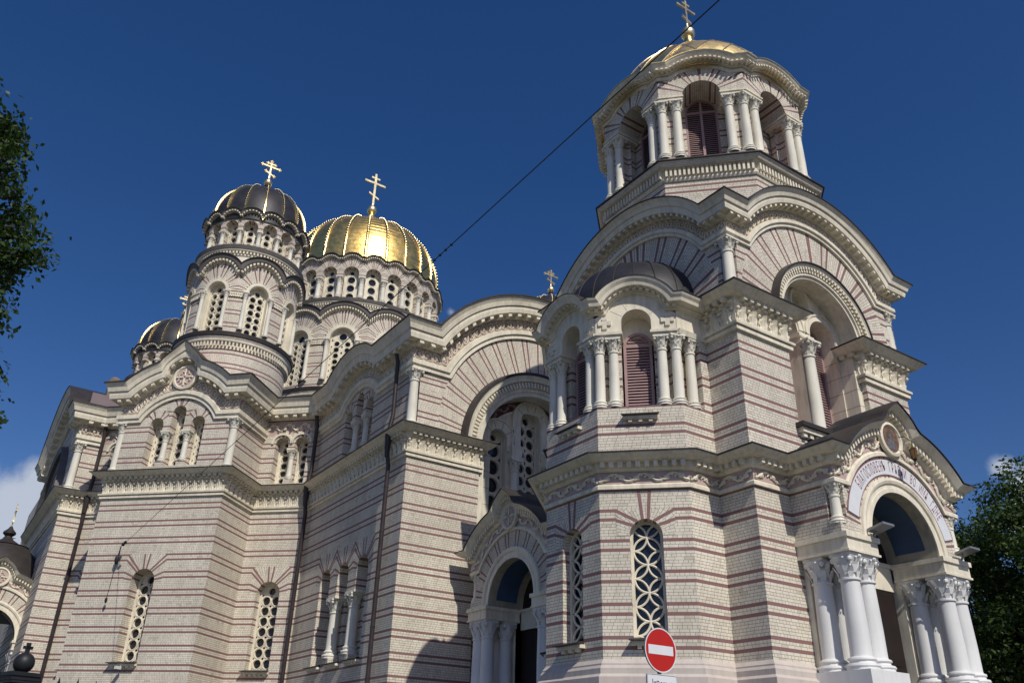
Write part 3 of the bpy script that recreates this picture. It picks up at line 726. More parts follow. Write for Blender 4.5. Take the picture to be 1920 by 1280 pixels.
# outline of turret in plan, walking with the outside on the right: from behind, round the left, to the tower
TUR = [octv(TUC, AP, radians(x)) for x in (112.5, 157.5, 202.5, 247.5)]
TUR = [(TL, TUC[1]+AP)]+TUR+[(TL, TUC[1]-AP)]
PXC, PHW, PYF = TX, 2.95, 13.75           # porch centre, half width, wall plane
def tower_lower():
    mb = MB()
    wall(mb, fF, -TH, TH, 3.2, 9.2, [(0, 1.64, 3.2, 7.75)]); wall(mb, fL, -TH, TH, 4.3, 9.2)
    wall(mb, fR, -TH, TH, 0, 15.5); wall(mb, fB, -TH, TH, 0, 15.5)
    # middle stage: two piers and the tall opening between
    wall(mb, fF, -TH, -2.02, 9.9, 15.5); wall(mb, fF, 2.02, TH, 9.9, 15.5); wall(mb, fF, -2.02, 2.02, 9.9, 11.55); wall(mb, fL, -TH, TH, 9.9, 15.5)
    # brick returns of the piers beside the opening
    for s in (-1, 1):
        a = [fF(s*2.02, 11.5, 0), fF(s*2.02, 11.5, -.25), fF(s*2.02, 15.5, -.25), fF(s*2.02, 15.5, 0)]
        mb.quad(a if s > 0 else a[::-1], ([(0, 11.5), (.25, 11.5), (.25, 15.5), (0, 15.5)]) if s > 0 else [(0, 15.5), (.25, 15.5), (.25, 11.5), (0, 11.5)])
    # upper stage behind the gables, with notched corners
    nt = .36
    k = Koko(fF, TH, 15.55, 3.95, 17.58, 1.02, .60, .78, 1.0)
    kl = Koko(fL, TH, 15.55, 3.95, 17.58, 1.02, .60, .78, 1.0)
    radial(mb, fF, 15.45, 2.5, k, TH-nt)
    radial(mb, fL, 15.45, .05, kl, TH-nt, Rm=2.9)
    for s in (-1, 1):
        for f in (fF, fL):
            for (a, b) in (((s*(TH-nt), 0), (s*(TH-nt), -nt)),):
                q = [f(a[0], 15.3, a[1]), f(b[0], 15.3, b[1]), f(b[0], 17.7, b[1]), f(a[0], 17.7, a[1])]; uv = [(0, 15.3), (nt, 15.3), (nt, 17.7), (0, 17.7)]
                mb.quad(q if s > 0 else q[::-1], uv if s > 0 else uv[::-1])
    part('wall', mb, BRICK)
    for kk in (k, kl):
        koko_dress(kk, .40, .55); koko_roof(kk, 5.6)
    for f in (fR, fB):
        kk = Koko(f, TH, 15.55, 3.95, 17.58, 1.02, .60, .78, 1.0)
        m2 = MB(); radial(m2, f, 15.45, .05, kk, TH); part('wall', m2, BRICK)
        m2 = MB(); kk.sweep(m2, BIG['mould']); kk.sweep(m2, [(.5, .06), (1.05, .05)]); kk.sweep(m2, BIG['cor']); part('gable_cornice', m2, CREAM); koko_roof(kk, 5.6)
        m2 = MB(); kk.sweep(m2, BIG['edge']); part('roof_edge', m2, DARKROOF)
    rb = MB(); rb.box(planar((TX, TY), (0, -1)), -4.2, 4.2, 18.2, 18.9, -4.2, 4.2); part('roof', rb, LEAD)
    for f, u in ((fF, -TH+.14), (fF, TH-.14), (fL, -TH+.14)): column(f, u, -.16, 15.5, 17.6, .20, IVORY, caph=.46)
    # cornices
    plinth(TUR+[(TL, TF), (PXC-PHW+.1, TF)])
    scroll_cornice(TUR+[(TL, TF), (PXC-PHW, TF), (PXC-PHW, PYF)], post=(PXC-PHW+1, PYF))
    scroll_cornice([(PXC+PHW, PYF), (PXC+PHW, TF), (TX+TH, TF), (TX+TH, TY+TH)], pre=(PXC+PHW-1, PYF))
    acanthus_cornice([(TL, TUC[1]-AP+.3), (TL, TF), (TX-2.0, TF), (TX-2.0, TF+.7)], pre=(TL, TY+1))
    acanthus_cornice([(TX+2.0, TF+.7), (TX+2.0, TF), (TX+TH, TF), (TX+TH, TY)])
    # large bell opening
    ab = MB(); archband(ab, fF, 0, 15.45, [(2.02, -.75), (2.02, .02), (2.10, .03), (2.12, .10), (2.18, .10), (2.20, .06), (2.40, .06), (2.41, .20), (2.47, .22), (2.50, .26)], 15.42)
    archdent(ab, fF, 0, 15.45, 2.21, 2.31, .05, .14, 46, .5); archdent(ab, fF, 0, 15.45, 2.31, 2.40, .05, .20, 46, .5, .034, pi+.034)
    # jambs, tracery plate with two lancets and an eye
    for s in (-1, 1):
        f = fF; ab.box(f, s*2.02-(.24 if s > 0 else 0), s*2.02+(.24 if s < 0 else 0), 11.55, 15.45, -.76, -.2)
    part('arch_moulding', ab, CREAM)
    e = MB(); archband(e, fF, 0, 15.45, [(2.50, .26), (2.52, .30), (2.57, .30), (2.62, -.02)], 15.42); part('arch_edge', e, DARKROOF)
    tr = MB(); pz = -.75; lw, lu, lz = .72, 1.02, 15.75
    fp = planar((TX, TF-pz*1), (0, -1))
    def top(u): return 15.45+sqrt(max(.0001, 2.02**2-u*u))
    n = 40; us = [-2.0+4.0*i/n for i in range(n+1)]
    # plate by columns: below the arch line it starts at the lancet heads, with the eye cut by leaving a ring
    eye, er = (0, 16.95), .46
    def low(u):
        for s in (-1, 1):
            if abs(u-s*lu) < lw: return lz+sqrt(lw*lw-(u-s*lu)**2)
        return 15.45
    for a, b in zip(us[:-1], us[1:]):
        za, zb, ta, tb = low(a), low(b), top(a), top(b)
        if min(abs(a), abs(b)) < er-.001 and max(abs(a), abs(b)) <= er+.05:
            ea = sqrt(max(0, er*er-a*a)); eb = sqrt(max(0, er*er-b*b))
            tr.quad([fp(a, za, 0), fp(b, zb, 0), fp(b, eye[1]-eb, 0), fp(a, eye[1]-ea, 0)]); tr.quad([fp(a, eye[1]+ea, 0), fp(b, eye[1]+eb, 0), fp(b, tb, 0), fp(a, ta, 0)])
        else: tr.quad([fp(a, za, 0), fp(b, zb, 0), fp(b, tb, 0), fp(a, ta, 0)])
    for s in (-1, 1):
        reveal(tr, fp, s*lu, lw, 11.6, lz, 0, -.7, False)
        archband(tr, fp, s*lu, lz, [(lw, 0), (lw+.02, .05), (lw+.2, .05), (lw+.22, .09), (lw+.27, .09), (lw+.28, 0)])
        w2 = .262; tr.box(fp, s*(lu+lw+.135)-w2/2, s*(lu+lw+.135)+w2/2, 11.6, 15.75, -.72, -.003)
    tr.box(fp, -.294, .294, 15.3, 15.72, -.69, .03); tr.box(fp, -.40, .40, 15.5, 15.62, -.7, .10)
    A = [2*pi*i/28 for i in range(29)]
    tr.grid([[fp(er*r*cos(a)*1.0, eye[1]+er*r*sin(a), p) for a in A] for r, p in ((1.32, 0), (1.30, .09), (1.18, .10), (1.15, .05), (1.0, .05), (1.0, -.5))])
    part('tracery', tr, CREAM)
    jm = MB(); z = 12.0
    while z < 15.6:
        jm.quad([fp(lu+lw-.004, z, -.7), fp(lu+lw-.004, z, 0), fp(lu+lw-.004, z+.016, 0), fp(lu+lw-.004, z+.016, -.7)]); jm.quad([fF(1.776, z, -.2), fF(2.015, z, -.197), fF(2.015, z+.016, -.197), fF(1.776, z+.016, -.197)]); jm.quad([fF(1.777, z, -.76), fF(1.777, z, -.2), fF(1.777, z+.016, -.2), fF(1.777, z+.016, -.76)]); z += .62
    part('joint', jm, STONE)
    column(fF, 0, pz+.02, 11.68, 15.32, .24, IVORY, caph=.55)
    for s in (-1, 1): shutter(fF, s*lu, lw, 11.6, lz, pz-.62, 1)
    bk = MB(); bk.quad([fF(-2, 11.6, pz-.72), fF(2, 11.6, pz-.72), fF(2, 17.5, pz-.72), fF(-2, 17.5, pz-.72)]); part('wall', bk, CREAM)
    s = MB(); s.box(fF, -2.2, 2.2, 11.42, 11.56, -.8, .30); part('window_sill', s, DARKROOF)
    s = MB(); s.box(fF, -2.1, 2.1, 11.26, 11.42, 0, .2)
    for i in range(14): c = -1.95+3.9*i/13; s.box(fF, c-.08, c+.08, 11.12, 11.26, 0, .14)
    part('bracket', s, CREAM)
tower_lower()

def octring(c, a, rot=0): return [octv(c, a, radians(22.5+45*i)) for i in range(8)]
def belfry():
    BX, BY, BA = TX, 19.95, 4.08
    c = (BX, BY); ring = octring(c, BA)
    mb = MB(); band(mb, ring, [(18.4, 0), (21.9, 0)], True); part('wall', mb, BRICK)
    mb = MB(); band(mb, ring, [(21.85, 0), (21.85, .06), (21.92, .10), (22.0, .10), (22.02, .03), (22.36, .05), (22.38, .24)], True); dentband(mb, ring, 22.02, 22.36, .03, .2, .17, .5, True)
    part('cornice', mb, CREAM)
    mb = MB(); band(mb, ring, [(22.38, .24), (22.4, .30), (22.58, .40)], True); part('parapet', mb, BRICK)
    e = MB(); band(e, ring, [(22.58, .40), (22.59, .46), (22.64, .46), (22.68, -.6)], True); part('roof_edge', e, DARKROOF)
    fl = MB(); fl.quad([(x, y, 22.67) for x, y in octring(c, 3.6)]); part('roof', fl, DARKROOF)
    half = BA*math.tan(pi/8)
    wb = MB()
    faces = [planar((BX+BA*cos(a), BY+BA*sin(a)), (cos(a), sin(a))) for a in [radians(45*i) for i in range(8)]]
    K = []
    for i, f in enumerate(faces):
        k = Koko(f, half, 25.80, 1.70, 27.05, 1.0, .27, .54, math.tan(pi/8)); K.append(k)
        # corner piers: pedestal, brick core set back, arch wall above
        for s in (-1, 1):
            a, b = sorted((s*.76, s*half)); wb.ubox(f, a, b, 22.6, 23.08, -1.0, -.02)
            a, b = sorted((s*1.02, s*half)); wb.ubox(f, a, b, 23.0, 26.0, -1.1, -.30)
        radial(wb, f, 26.1, .76, k, half, flat=False, Rm=1.45, n=40, nr=1)
        reveal(wb, f, 0, .76, 26.05, 26.1, 0, -1.15, False)
        for s in (-1, 1):
            q = [f(s*.76, 26.05, 0), f(s*half, 26.05, 0), f(s*half, 26.05, -1.1), f(s*.76, 26.05, -1.1)]; wb.quad(q)
    part('wall', wb, BRICK)
    for k in K:
        m = MB(); k.sweep(m, [(0, 0), (0, .08), (.55, .10), (.58, .02), (.75, .02), (.76, .3), (1.05, .3)])
        k.sweep(m, [(1.05, .3), (1.06, .5), (1.15, .62), (1.3, .7), (1.62, .86), (1.9, .95)])
        g, L = k.strip(.78, 1.04, .2); linedent(m, g, L, 20, .18, .46, .5)
        part('gable_cornice', m, CREAM)
        e = MB(); k.sweep(e, [(1.9, .98), (2.05, 1.0), (2.1, .9), (2.12, -.6)]); part('roof_edge', e, GOLDB)
    vis = [3, 4, 5, 6, 7]
    for i in range(8):
        f = faces[i]
        imp = MB()
        for s in (-1, 1):
            a, b = sorted((s*.76, s*(half+.02)))
            imp.box(f, a, b, 26.0, 26.06, -1.1, .02); imp.box(f, a-(.05 if s > 0 else 0), b+(.05 if s < 0 else 0), 26.06, 26.13, -1.14, .08)
            imp.box(f, a, b, 25.94, 26.0, -1.1, .05)
        part('impost', imp, CREAM)
        if i in vis:
            for s in (-1, 1): column(f, s*1.02, -.20, 23.08, 25.95, .185, IVORY, caph=.45)
            if i != 3: column(f, -half+.09, -.22, 23.08, 25.95, .185, IVORY, caph=.45)
            shutter(f, 0, .66, 22.75, 26.2, -1.2)
            m = MB(); wall(m, planar((f.o[0]-f.n[0]*1.15, f.o[1]-f.n[1]*1.15), f.n), -1.25, 1.25, 22.6, 27.0, [(0, .66, 22.7, 26.2)]); part('wall', m, BRICK)
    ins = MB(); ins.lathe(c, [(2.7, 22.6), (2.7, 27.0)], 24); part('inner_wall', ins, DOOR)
    # gilded cap with crossing seams
    d = MB(); prof = [(4.35, 27.5), (4.12, 27.9)]+[(3.95*cos(t), 27.95+3.5*sin(t)) for t in [pi/2*i/18 for i in range(18)]]+[(.25, 31.44)]
    d.lathe(c, prof, 48); dome = part('dome', d, GOLDB, None, True)
    sm = MB()
    for i in range(20):
        for hand in (-1, 1):
            pts = []
            for j in range(15):
                t = pi/2*(.02+.93*j/14); a = 2*pi*i/20+hand*.95*(j/14)
                pts.append((c[0]+3.97*cos(t)*cos(a), c[1]+3.97*cos(t)*sin(a), 27.95+3.53*sin(t)))
            if hand == 1: sm.tube(pts, .022, 4)
    for i in range(20):
        pts = []
        for j in range(15):
            t = pi/2*(.02+.93*j/14); a = 2*pi*i/20-.95*(j/14)
            pts.append((c[0]+3.97*cos(t)*cos(a), c[1]+3.97*cos(t)*sin(a), 27.95+3.53*sin(t)))
        if i % 2: sm.tube(pts, .018, 4)
    part('rib', sm, GOLDP, dome, True)
    finial(c, 31.4, .36, 36.15, .62, dome, orbz=33.85)
def cross(c, z0, z1, arm, parent, thick=.06, trefoil=False, mat=None, face=(0, -1)):
    mb = MB(); q = planar(c, face); H = z1-z0; t = thick
    mb.box(q, -t, t, z0, z1, -t*.8, t*.8)
    za = z0+H*.70; mb.box(q, -arm, arm, za-t, za+t, -t*.82, t*.82)
    zb = z0+H*.86; mb.box(q, -arm*.40, arm*.40, zb-t*.9, zb+t*.9, -t*.82, t*.82)
    zl = z0+H*.30; w = arm*.48
    mb.box8([q(-w, zl+w*.42-t*.9, -t*.82), q(w, zl-w*.42-t*.9, -t*.82), q(w, zl-w*.42+t*.9, -t*.82), q(-w, zl+w*.42+t*.9, -t*.82), q(-w, zl+w*.42-t*.9, t*.82), q(w, zl-w*.42-t*.9, t*.82), q(w, zl-w*.42+t*.9, t*.82), q(-w, zl+w*.42+t*.9, t*.82)])
    if trefoil:
        for (u, z) in ((-arm, za), (arm, za), (0, z1), (-arm*.42, zb), (arm*.42, zb), (-w, zl+w*.42), (w, zl-w*.42)):
            for du, dz in ((0, 1.3), (1.3, 0), (-1.3, 0), (0, -1.3)): mb.ball(q(u+du*t*1.1, z+dz*t*1.1, 0), t*1.35, 6, 5)
        for du in (-1, 1):
            for dz in (-1, 1): mb.tube([q(0, za, 0), q(du*arm*.42, za+dz*arm*.42, 0)], t*.4, 4)
    o = part('cross', mb, mat or GOLDP, parent)
    return o
def finial(c, z, r, ztop, arm, parent, dark=False, trefoil=False, thick=.055, orbz=None):
    oz = orbz or z+r*1.5; zz = oz-r*1.5; h = oz-z
    mb = MB(); pr = [(r*1.9, z-.2), (r*1.75, z+h*.08), (r*1.1, z+h*.22), (r*.72, z+h*.42), (r*.60, z+h*.60), (r*.75, z+h*.66), (r*.55, oz-r*.85)]; z = zz
    mb.lathe(c, pr, 16); part('finial_base', mb, DARKROOF if dark else GOLD, parent, True)
    mb = MB(); mb.ball((c[0], c[1], z+r*1.5), r, 16, 10); mb.lathe(c, [(r*.35, z+r*2.4), (r*.42, z+r*2.6), (r*.2, z+r*2.8), (r*.16, z+r*3.4)], 10); part('orb', mb, GOLDP, parent, True)
    cross(c, z+r*2.7, ztop, arm, parent, thick, trefoil)
belfry()

# ------------------------------------------------------------------ turret on the tower's left side
def turret():
    lo, hi = MB(), MB()
    fs = {}
    for az in (135, 180, 225):
        a = radians(az); f = planar((TUC[0]+AP*cos(a), TUC[1]+AP*sin(a)), (cos(a), sin(a))); fs[az] = f
        wall(lo, f, -SD, SD, 4.3, 9.2, [(0, .47, 4.95, 7.77)]); reveal(lo, f, 0, .47, 4.95, 7.77, 0, -.34)
        fan(f, 0, 7.77, .47, 8.544, .36, 9.12)
        petal_window(f, 0, .47, 4.95, 7.77, -.34); sill(f, 0, .47, 4.9, .3)
        wall(hi, f, -SD, SD, 9.9, 11.75)
    a = radians(270); f = planar((TUC[0]-SD/2-.03, TUC[1]-AP), (0, -1)); h = SD/2-.03+.0
    wall(lo, f, -h-.0, h+.06, 4.3, 9.2, uo=.1); wall(hi, f, -h, h+.06, 9.9, 11.75, uo=.1); wall(hi, f, .30, h+.06, 11.75, 14.3, uo=.1); wall(hi, planar((f.o[0], f.o[1]+.42), (0, -1)), -h, .30, 11.7, 14.3, uo=.1)
    hi.quad([f(.30, 11.7, -.42), f(.30, 11.7, 0), f(.30, 14.3, 0), f(.30, 14.3, -.42)], [(0, 11.7), (.42, 11.7), (.42, 14.3), (0, 14.3)])
    a = radians(90); f2 = planar((TUC[0]-SD/2, TUC[1]+AP), (0, 1)); wall(lo, f2, -SD/2, SD/2, 4.3, 14.3)
    # columned stage
    for az in (135, 180, 225):
        f = fs[az]
        for s in (-1, 1):
            a, b = sorted((s*.52, s*(SD-.02))); hi.ubox(f, a, b, 11.7, 14.2, -.9, -.42)
        cm = MB()
        k = Koko(f, SD, 14.66, 1.0, 14.97, .95, .215, .52, math.tan(pi/8))
        radial(cm, f, 14.66, .48, k, SD, flat=False, n=36, nr=1); wall(cm, f, -SD, -.48, 14.3, 14.66); wall(cm, f, .48, SD, 14.3, 14.66)
        reveal(cm, f, 0, .48, 14.3, 14.66, 0, -.75, False)
        k.sweep(cm, [(0, 0), (.05, .12), (.35, .15), (.38, .32), (.7, .34), (.72, .58)]); k.sweep(cm, [(.72, .58), (.8, .75), (1.3, .82), (1.7, .95), (2.05, 1.02)])
        g, L = k.strip(.40, .69, .13); linedent(cm, g, L, 15, .14, .30, .55)
        for s in (-1, 1):
            cu, cz = s*(SD-.30), 14.66
            cm.box(f, cu-.07, cu+.07, cz-.11, cz+.11, 0, .05); cm.box(f, cu-.11, cu-.071, cz-.07, cz+.07, 0, .052); cm.box(f, cu+.071, cu+.11, cz-.07, cz+.07, 0, .052)
            for du, dz in ((0, .16), (0, -.16), (.16, 0), (-.16, 0)): cm.box(f, cu+du-(.075 if dz else .048), cu+du+(.075 if dz else .048), cz+dz-(.048 if dz else .075), cz+dz+(.048 if dz else .075), 0, .06)
        part('arch_wall', cm, CREAM)
        e = MB(); k.sweep(e, [(2.05, 1.04), (2.15, 1.06), (2.2, .9), (2.2, -.4)]); part('roof_edge', e, DARKROOF)
        im = MB()
        for s in (-1, 1):
            a, b = sorted((s*.50, s*SD)); im.box(f, a, b, 14.14, 14.22, -.9, .04); im.box(f, a-(.06 if s > 0 else 0), b+(.06 if s < 0 else 0), 14.22, 14.31, -.92, .10)
        part('impost', im, CREAM)
        for s in (-1, 1): column(f, s*.76, -.20, 11.76, 14.14, .165, IVORY, caph=.44)
        shutter(f, 0, .46, 11.45, 14.1, -.62, 1); sill(f, 0, .46, 11.38, .26)
        bw = MB(); bw.quad([f(-.5, 14.1, -.66), f(.5, 14.1, -.66), f(.5, 15.3, -.66), f(-.5, 15.3, -.66)])
        for j in range(1, 6):
            t = pi*j/6; bw.tube([f(.5*cos(t), 14.66+.5*sin(t), .004), f(.93*cos(t), 14.66+.93*sin(t), .004)], .007, 4)
        part('arch_stones', bw, CREAM)
    for az in (157.5, 202.5, 247.5):
        v = octv(TUC, AP-.22, radians(az)); f = planar(v, (cos(radians(az)), sin(radians(az)))); column(f, 0, 0, 11.76, 14.14, .165, IVORY, caph=.44)
    # the short length of wall against the tower
    cm = MB(); f = planar((TUC[0]-SD/2-.03, TUC[1]-AP), (0, -1)); wall(cm, f, -SD/2, SD/2, 14.3, 15.0)
    P = [octv(TUC, AP, radians(247.5)), (TL, TUC[1]-AP)]
    band(cm, P, [(14.14, 0), (14.14, .05), (14.31, .1), (14.32, 0)], False); band(cm, P, [(14.97+r*.215*.95, p*.52) for r, p in [(0, 0), (.05, .12), (.35, .15), (.38, .32), (.7, .34), (.72, .58), (.8, .75), (1.3, .82), (1.7, .95), (2.05, 1.02)]], False, False, octv(TUC, AP, radians(202.5)))
    for i in range(5): cm.box(f, -.55+.25*i, -.42+.25*i, 15.03, 15.11, .0, .17)
    part('arch_wall', cm, CREAM)
    e = MB(); band(e, P, [(14.97+r*.215*.95, p*.52) for r, p in [(2.05, 1.04), (2.15, 1.06), (2.2, .9), (2.2, -.4)]], False, False, octv(TUC, AP, radians(202.5))); part('roof_edge', e, DARKROOF)
    column(f, .06, -.22, 11.76, 14.14, .165, IVORY, caph=.44)
    part('wall', lo, BRICK); part('wall', hi, BRICK)
    d = MB(); c = (TUC[0], TUC[1])
    prof = [(2.93, 15.45), (2.9, 15.7), (2.86, 15.95)]+[(2.84*cos(t), 15.95+2.4*sin(t)) for t in [pi/2*i/14 for i in range(1, 14)]]+[(.02, 18.35)]
    d.lathe(c, prof, 40); dm = part('dome', d, LEAD, None, True)
    s = MB()
    for i in range(24):
        a = 2*pi*i/24; s.tube([(c[0]+(r+.012)*cos(a), c[1]+(r+.012)*sin(a), z+.012) for r, z in prof[2:]], .022, 4)
    part('seam', s, DARKROOF, dm)
turret()
tur_floor = MB(); tur_floor.quad([(x, y, 11.7) for x, y in TUR]); part('roof', tur_floor, DARKROOF)

# ------------------------------------------------------------------ porches
PPROF = [(0, 0), (0, .09), (.10, .09), (.16, .03), (.17, .02), (.50, .02), (.51, .1), (.58, .17), (.76, .18), (.77, .37), (.79, .41), (.92, .58), (.95, .59)]
def text_on_arch(f, txt, zc, r, a0, a1, size, p, mat, parent, stretch=1.5):
    mb = MB(); n = len(txt)
    for i, ch in enumerate(txt):
        if ch == ' ': continue
        cu = bpy.data.curves.new('letter', 'FONT'); cu.body = ch; cu.size = size; cu.align_x = 'CENTER'; cu.extrude = 0; cu.resolution_u = 2
        o = bpy.data.objects.new('letter', cu); COL.objects.link(o)
        dg = bpy.context.evaluated_depsgraph_get(); me = bpy.data.meshes.new_from_object(o.evaluated_get(dg))
        th = a0+(a1-a0)*i/(n-1)
        for pl in me.polygons:
            pts = []
            for vi in pl.vertices:
                x, y = me.vertices[vi].co[0]*.54, me.vertices[vi].co[1]*stretch
                rr = r+y; aa = th - x/r
                pts.append(f(rr*cos(aa), zc+rr*sin(aa), p))
            mb.quad(pts)
        bpy.data.objects.remove(o); bpy.data.curves.remove(cu); bpy.data.meshes.remove(me)
    return part('lettering', mb, mat, parent)
def medallion(f, z, r, p, icon):
    A = [2*pi*i/28 for i in range(29)]
    m = MB(); m.grid([[f(r*q*cos(a), z+r*q*sin(a), pp) for a in A] for q, pp in ((1.32, p-.05), (1.3, p+.06), (1.1, p+.08), (1.0, p+.02))]); o = part('medallion', m, CREAM)
    m = MB(); m.quad([f(r*1.02*cos(a), z+r*1.02*sin(a), p+.02) for a in A[:-1]]); part('medallion_ground', m, ICON if icon else PINKBG, o)
    m = MB()
    if icon:      # a plain painted half figure with a halo
        m.quad([f(.20*cos(a)*r, z+.30*r+.25*r*sin(a), p+.032) for a in A[:-1]])
        m.quad([f(-.55*r, z-.75*r, p+.03), f(.55*r, z-.75*r, p+.03), f(.38*r, z-.05*r, p+.03), f(.15*r, z+.08*r, p+.03), f(-.15*r, z+.08*r, p+.03), f(-.38*r, z-.05*r, p+.03)])
        part('painted_figure', m, simple('icon_robes', (.16, .15, .17), .5, 0, .5, 12), o)
        h = MB(); h.grid([[f(q*r*cos(a), z+.30*r+q*r*sin(a), p+.028) for a in A] for q in (.28, .36)]); part('halo', h, GOLDT, o)
    else:
        for k in range(4):
            a = pi/2*k; m.tube([f(r*.15*cos(a), z+r*.15*sin(a), p+.05), f(r*.85*cos(a), z+r*.85*sin(a), p+.06)], r*.09, 5)
            for s in (-1, 1): m.tube([f(r*.5*cos(a), z+r*.5*sin(a), p+.05), f(r*.75*cos(a+s*.5), z+r*.75*sin(a+s*.5), p+.06), f(r*.55*cos(a+s*.75), z+r*.55*sin(a+s*.75), p+.05)], r*.055, 4)
            m.ball(f(r*.82*cos(a), z+r*.82*sin(a), p+.05), r*.12, 6, 4)
        part('rosette', m, CREAM, o)
def porch_face(f, dep, sign=None, icon=False, back=True, inner=None):
    HW, ZC = 2.95, 7.75; nt = .34
    og = dict(r0=.505, R=.62, k=.6, zc=11.02, tip=.42)
    k = Koko(f, HW, ZC, 2.70, 9.12, 1.0, 1.0, 1.0, 1.0, 40, og)
    wb = MB(); radial(wb, f, ZC, 2.02, k, HW-nt, n=60, Rm=2.9, nr=2)
    part('wall', wb, BRICK)
    m = MB(); k.sweep(m, PPROF); k.sweep(m, [(.95, .59), (.95, .30)])
    g, L = k.strip(.59, .77, .2); linedent(m, g, L, 46, .17, .34, .5); part('gable_cornice', m, CREAM)
    m = MB(); k.sweep(m, [(.165, .034), (.505, .034)]); part('frieze_ground', m, PINKBG)
    g, L = k.strip(.17, .50, .05); g2 = lambda s, y, p: g(s, y, p+.035)
    m = MB(); scroll_frieze(m, g2, L, .44, .31); part('frieze', m, CREAM)
    e = MB(); k.sweep(e, [(.955, .63), (.99, .63), (1.02, .5), (1.03, -.2)]); part('roof_edge', e, DARKROOF)
    r = MB(); P = k.path(1.02, 0); r.grid([[f(u, z, .5) for u, z in P], [f(u, z, -dep-.05) for u, z in P]]); part('roof', r, LEAD)
    medallion(f, 11.02, .42, .14, icon)
    a = MB(); archband(a, f, 0, ZC, [(1.60, -.02), (1.60, .05), (1.72, .05), (1.73, .02), (1.86, .02), (1.87, .07), (1.95, .10), (2.03, .08), (2.05, .0)], 7.72, 36); part('arch_moulding', a, CREAM)
    if sign:
        b0, b1 = radians(14), radians(166); n = 40; s = MB()
        T = [b0+(b1-b0)*i/n for i in range(n+1)]
        s.grid([[f(q*cos(t), ZC+q*sin(t), p) for t in reversed(T)] for q, p in ((2.15, .0), (2.15, .035), (2.60, .035), (2.60, 0))]); o = part('inscription_panel', s, SIGNWHITE)
        s = MB(); s.grid([[f(q*cos(t), ZC+q*sin(t), .02) for t in reversed(T)] for q in (2.11, 2.15)]); s.grid([[f(q*cos(t), ZC+q*sin(t), .02) for t in reversed(T)] for q in (2.60, 2.64)])
        for t in (b0, b1):
            c, sn = cos(t), sin(t); d = .04*(1 if t > 1 else -1)
            s.quad([f(2.11*c, ZC+2.11*sn, .02), f(2.64*c, ZC+2.64*sn, .02), f(2.64*cos(t+d/2.4), ZC+2.64*sin(t+d/2.4), .02), f(2.11*cos(t+d/2.4), ZC+2.11*sin(t+d/2.4), .02)])
        part('panel_border', s, BORDER, o)
        text_on_arch(f, sign, ZC, 2.235, radians(141), radians(31), .30, .039, TEXTRED, o, 1.5)
    # notched corners, small corner columns, imposts, big columns
    for s in (-1, 1):
        q = [f(s*(HW-nt), 7.7, 0), f(s*(HW-nt), 7.7, -nt), f(s*(HW-nt), 9.2, -nt), f(s*(HW-nt), 9.2, 0)]; uv = [(0, 7.7), (nt, 7.7), (nt, 9.2), (0, 9.2)]
        w = MB(); w.quad(q if s > 0 else q[::-1], uv if s > 0 else uv[::-1])
        w.quad([f(s*(HW-nt), 7.7, -nt), f(s*HW, 7.7, -nt), f(s*HW, 9.2, -nt), f(s*(HW-nt), 9.2, -nt)], [(0, 7.7), (nt, 7.7), (nt, 9.2), (0, 9.2)])
        w.quad([f(s*HW, 7.7, -dep), f(s*HW, 7.7, -nt), f(s*HW, 9.2, -nt), f(s*HW, 9.2, -dep)], [(0, 7.7), (dep-nt, 7.7), (dep-nt, 9.2), (0, 9.2)])
        w.ubox(f, min(s*2.1, s*(HW+.02)), max(s*2.1, s*(HW+.02)), 7.7, 8.0, -.5, .02)
        part('wall', w, BRICK)
        im = MB(); a, b = sorted((s*1.56, s*(HW+.03)))
        im.box(f, a, b, 7.20, 7.26, -dep, .16); im.box(f, a+.03, b-.03, 7.26, 7.58, -dep, .12); im.box(f, a-.03, b+.03, 7.58, 7.72, -dep, .18); part('impost', im, CREAM)
        im = MB(); a, b = sorted((s*1.66, s*2.75)); im.box(f, a, b, 3.2, 7.2, -dep-.1, -dep+.16); part('pier', im, CREAM)
        column(f, s*1.93, -1.12, 4.22, 7.2, .275, WHITE, caph=.66, baseh=.34, sq=.77)
        ba = MB(); a, b = sorted((s*1.40, s*3.02)); ba.box(f, a, b, 0, 4.22, -dep, .26); part('pedestal', ba, WHITE)
        column(f, s*2.58, -.24, 4.22, 7.2, .275, WHITE, caph=.66, baseh=.34, sq=.77)
        column(f, s*1.93, -.24, 4.22, 7.2, .275, WHITE, caph=.66, baseh=.34, sq=.77)
        column(f, s*2.58, -1.12, 4.22, 7.2, .275, WHITE, caph=.66, baseh=.34, sq=.77)
        column(f, s*(HW-.15), -.17, 7.98, 9.13, .15, IVORY, caph=.34)
    # vault, blue painted field, door
    di = inner or dep; v = MB(); reveal(v, f, 0, 1.60, 7.2, ZC, 0, -di, False, 24)
    for s in (-1, 1): v.quad([f(s*1.64, 3.2, -dep+.15), f(s*1.64, 3.2, -di), f(s*1.64, 7.25, -di), f(s*1.64, 7.25, -dep+.15)]); part('vault', v, CREAM)
    b = MB(); T = [radians(8+164*i/24) for i in range(25)]
    b.grid([[f(-1.585*cos(t), ZC+.14+1.585*sin(t)-.14, p) for t in T] for p in (-di+.35, -.35)]); part('painted_field', b, BLUE)
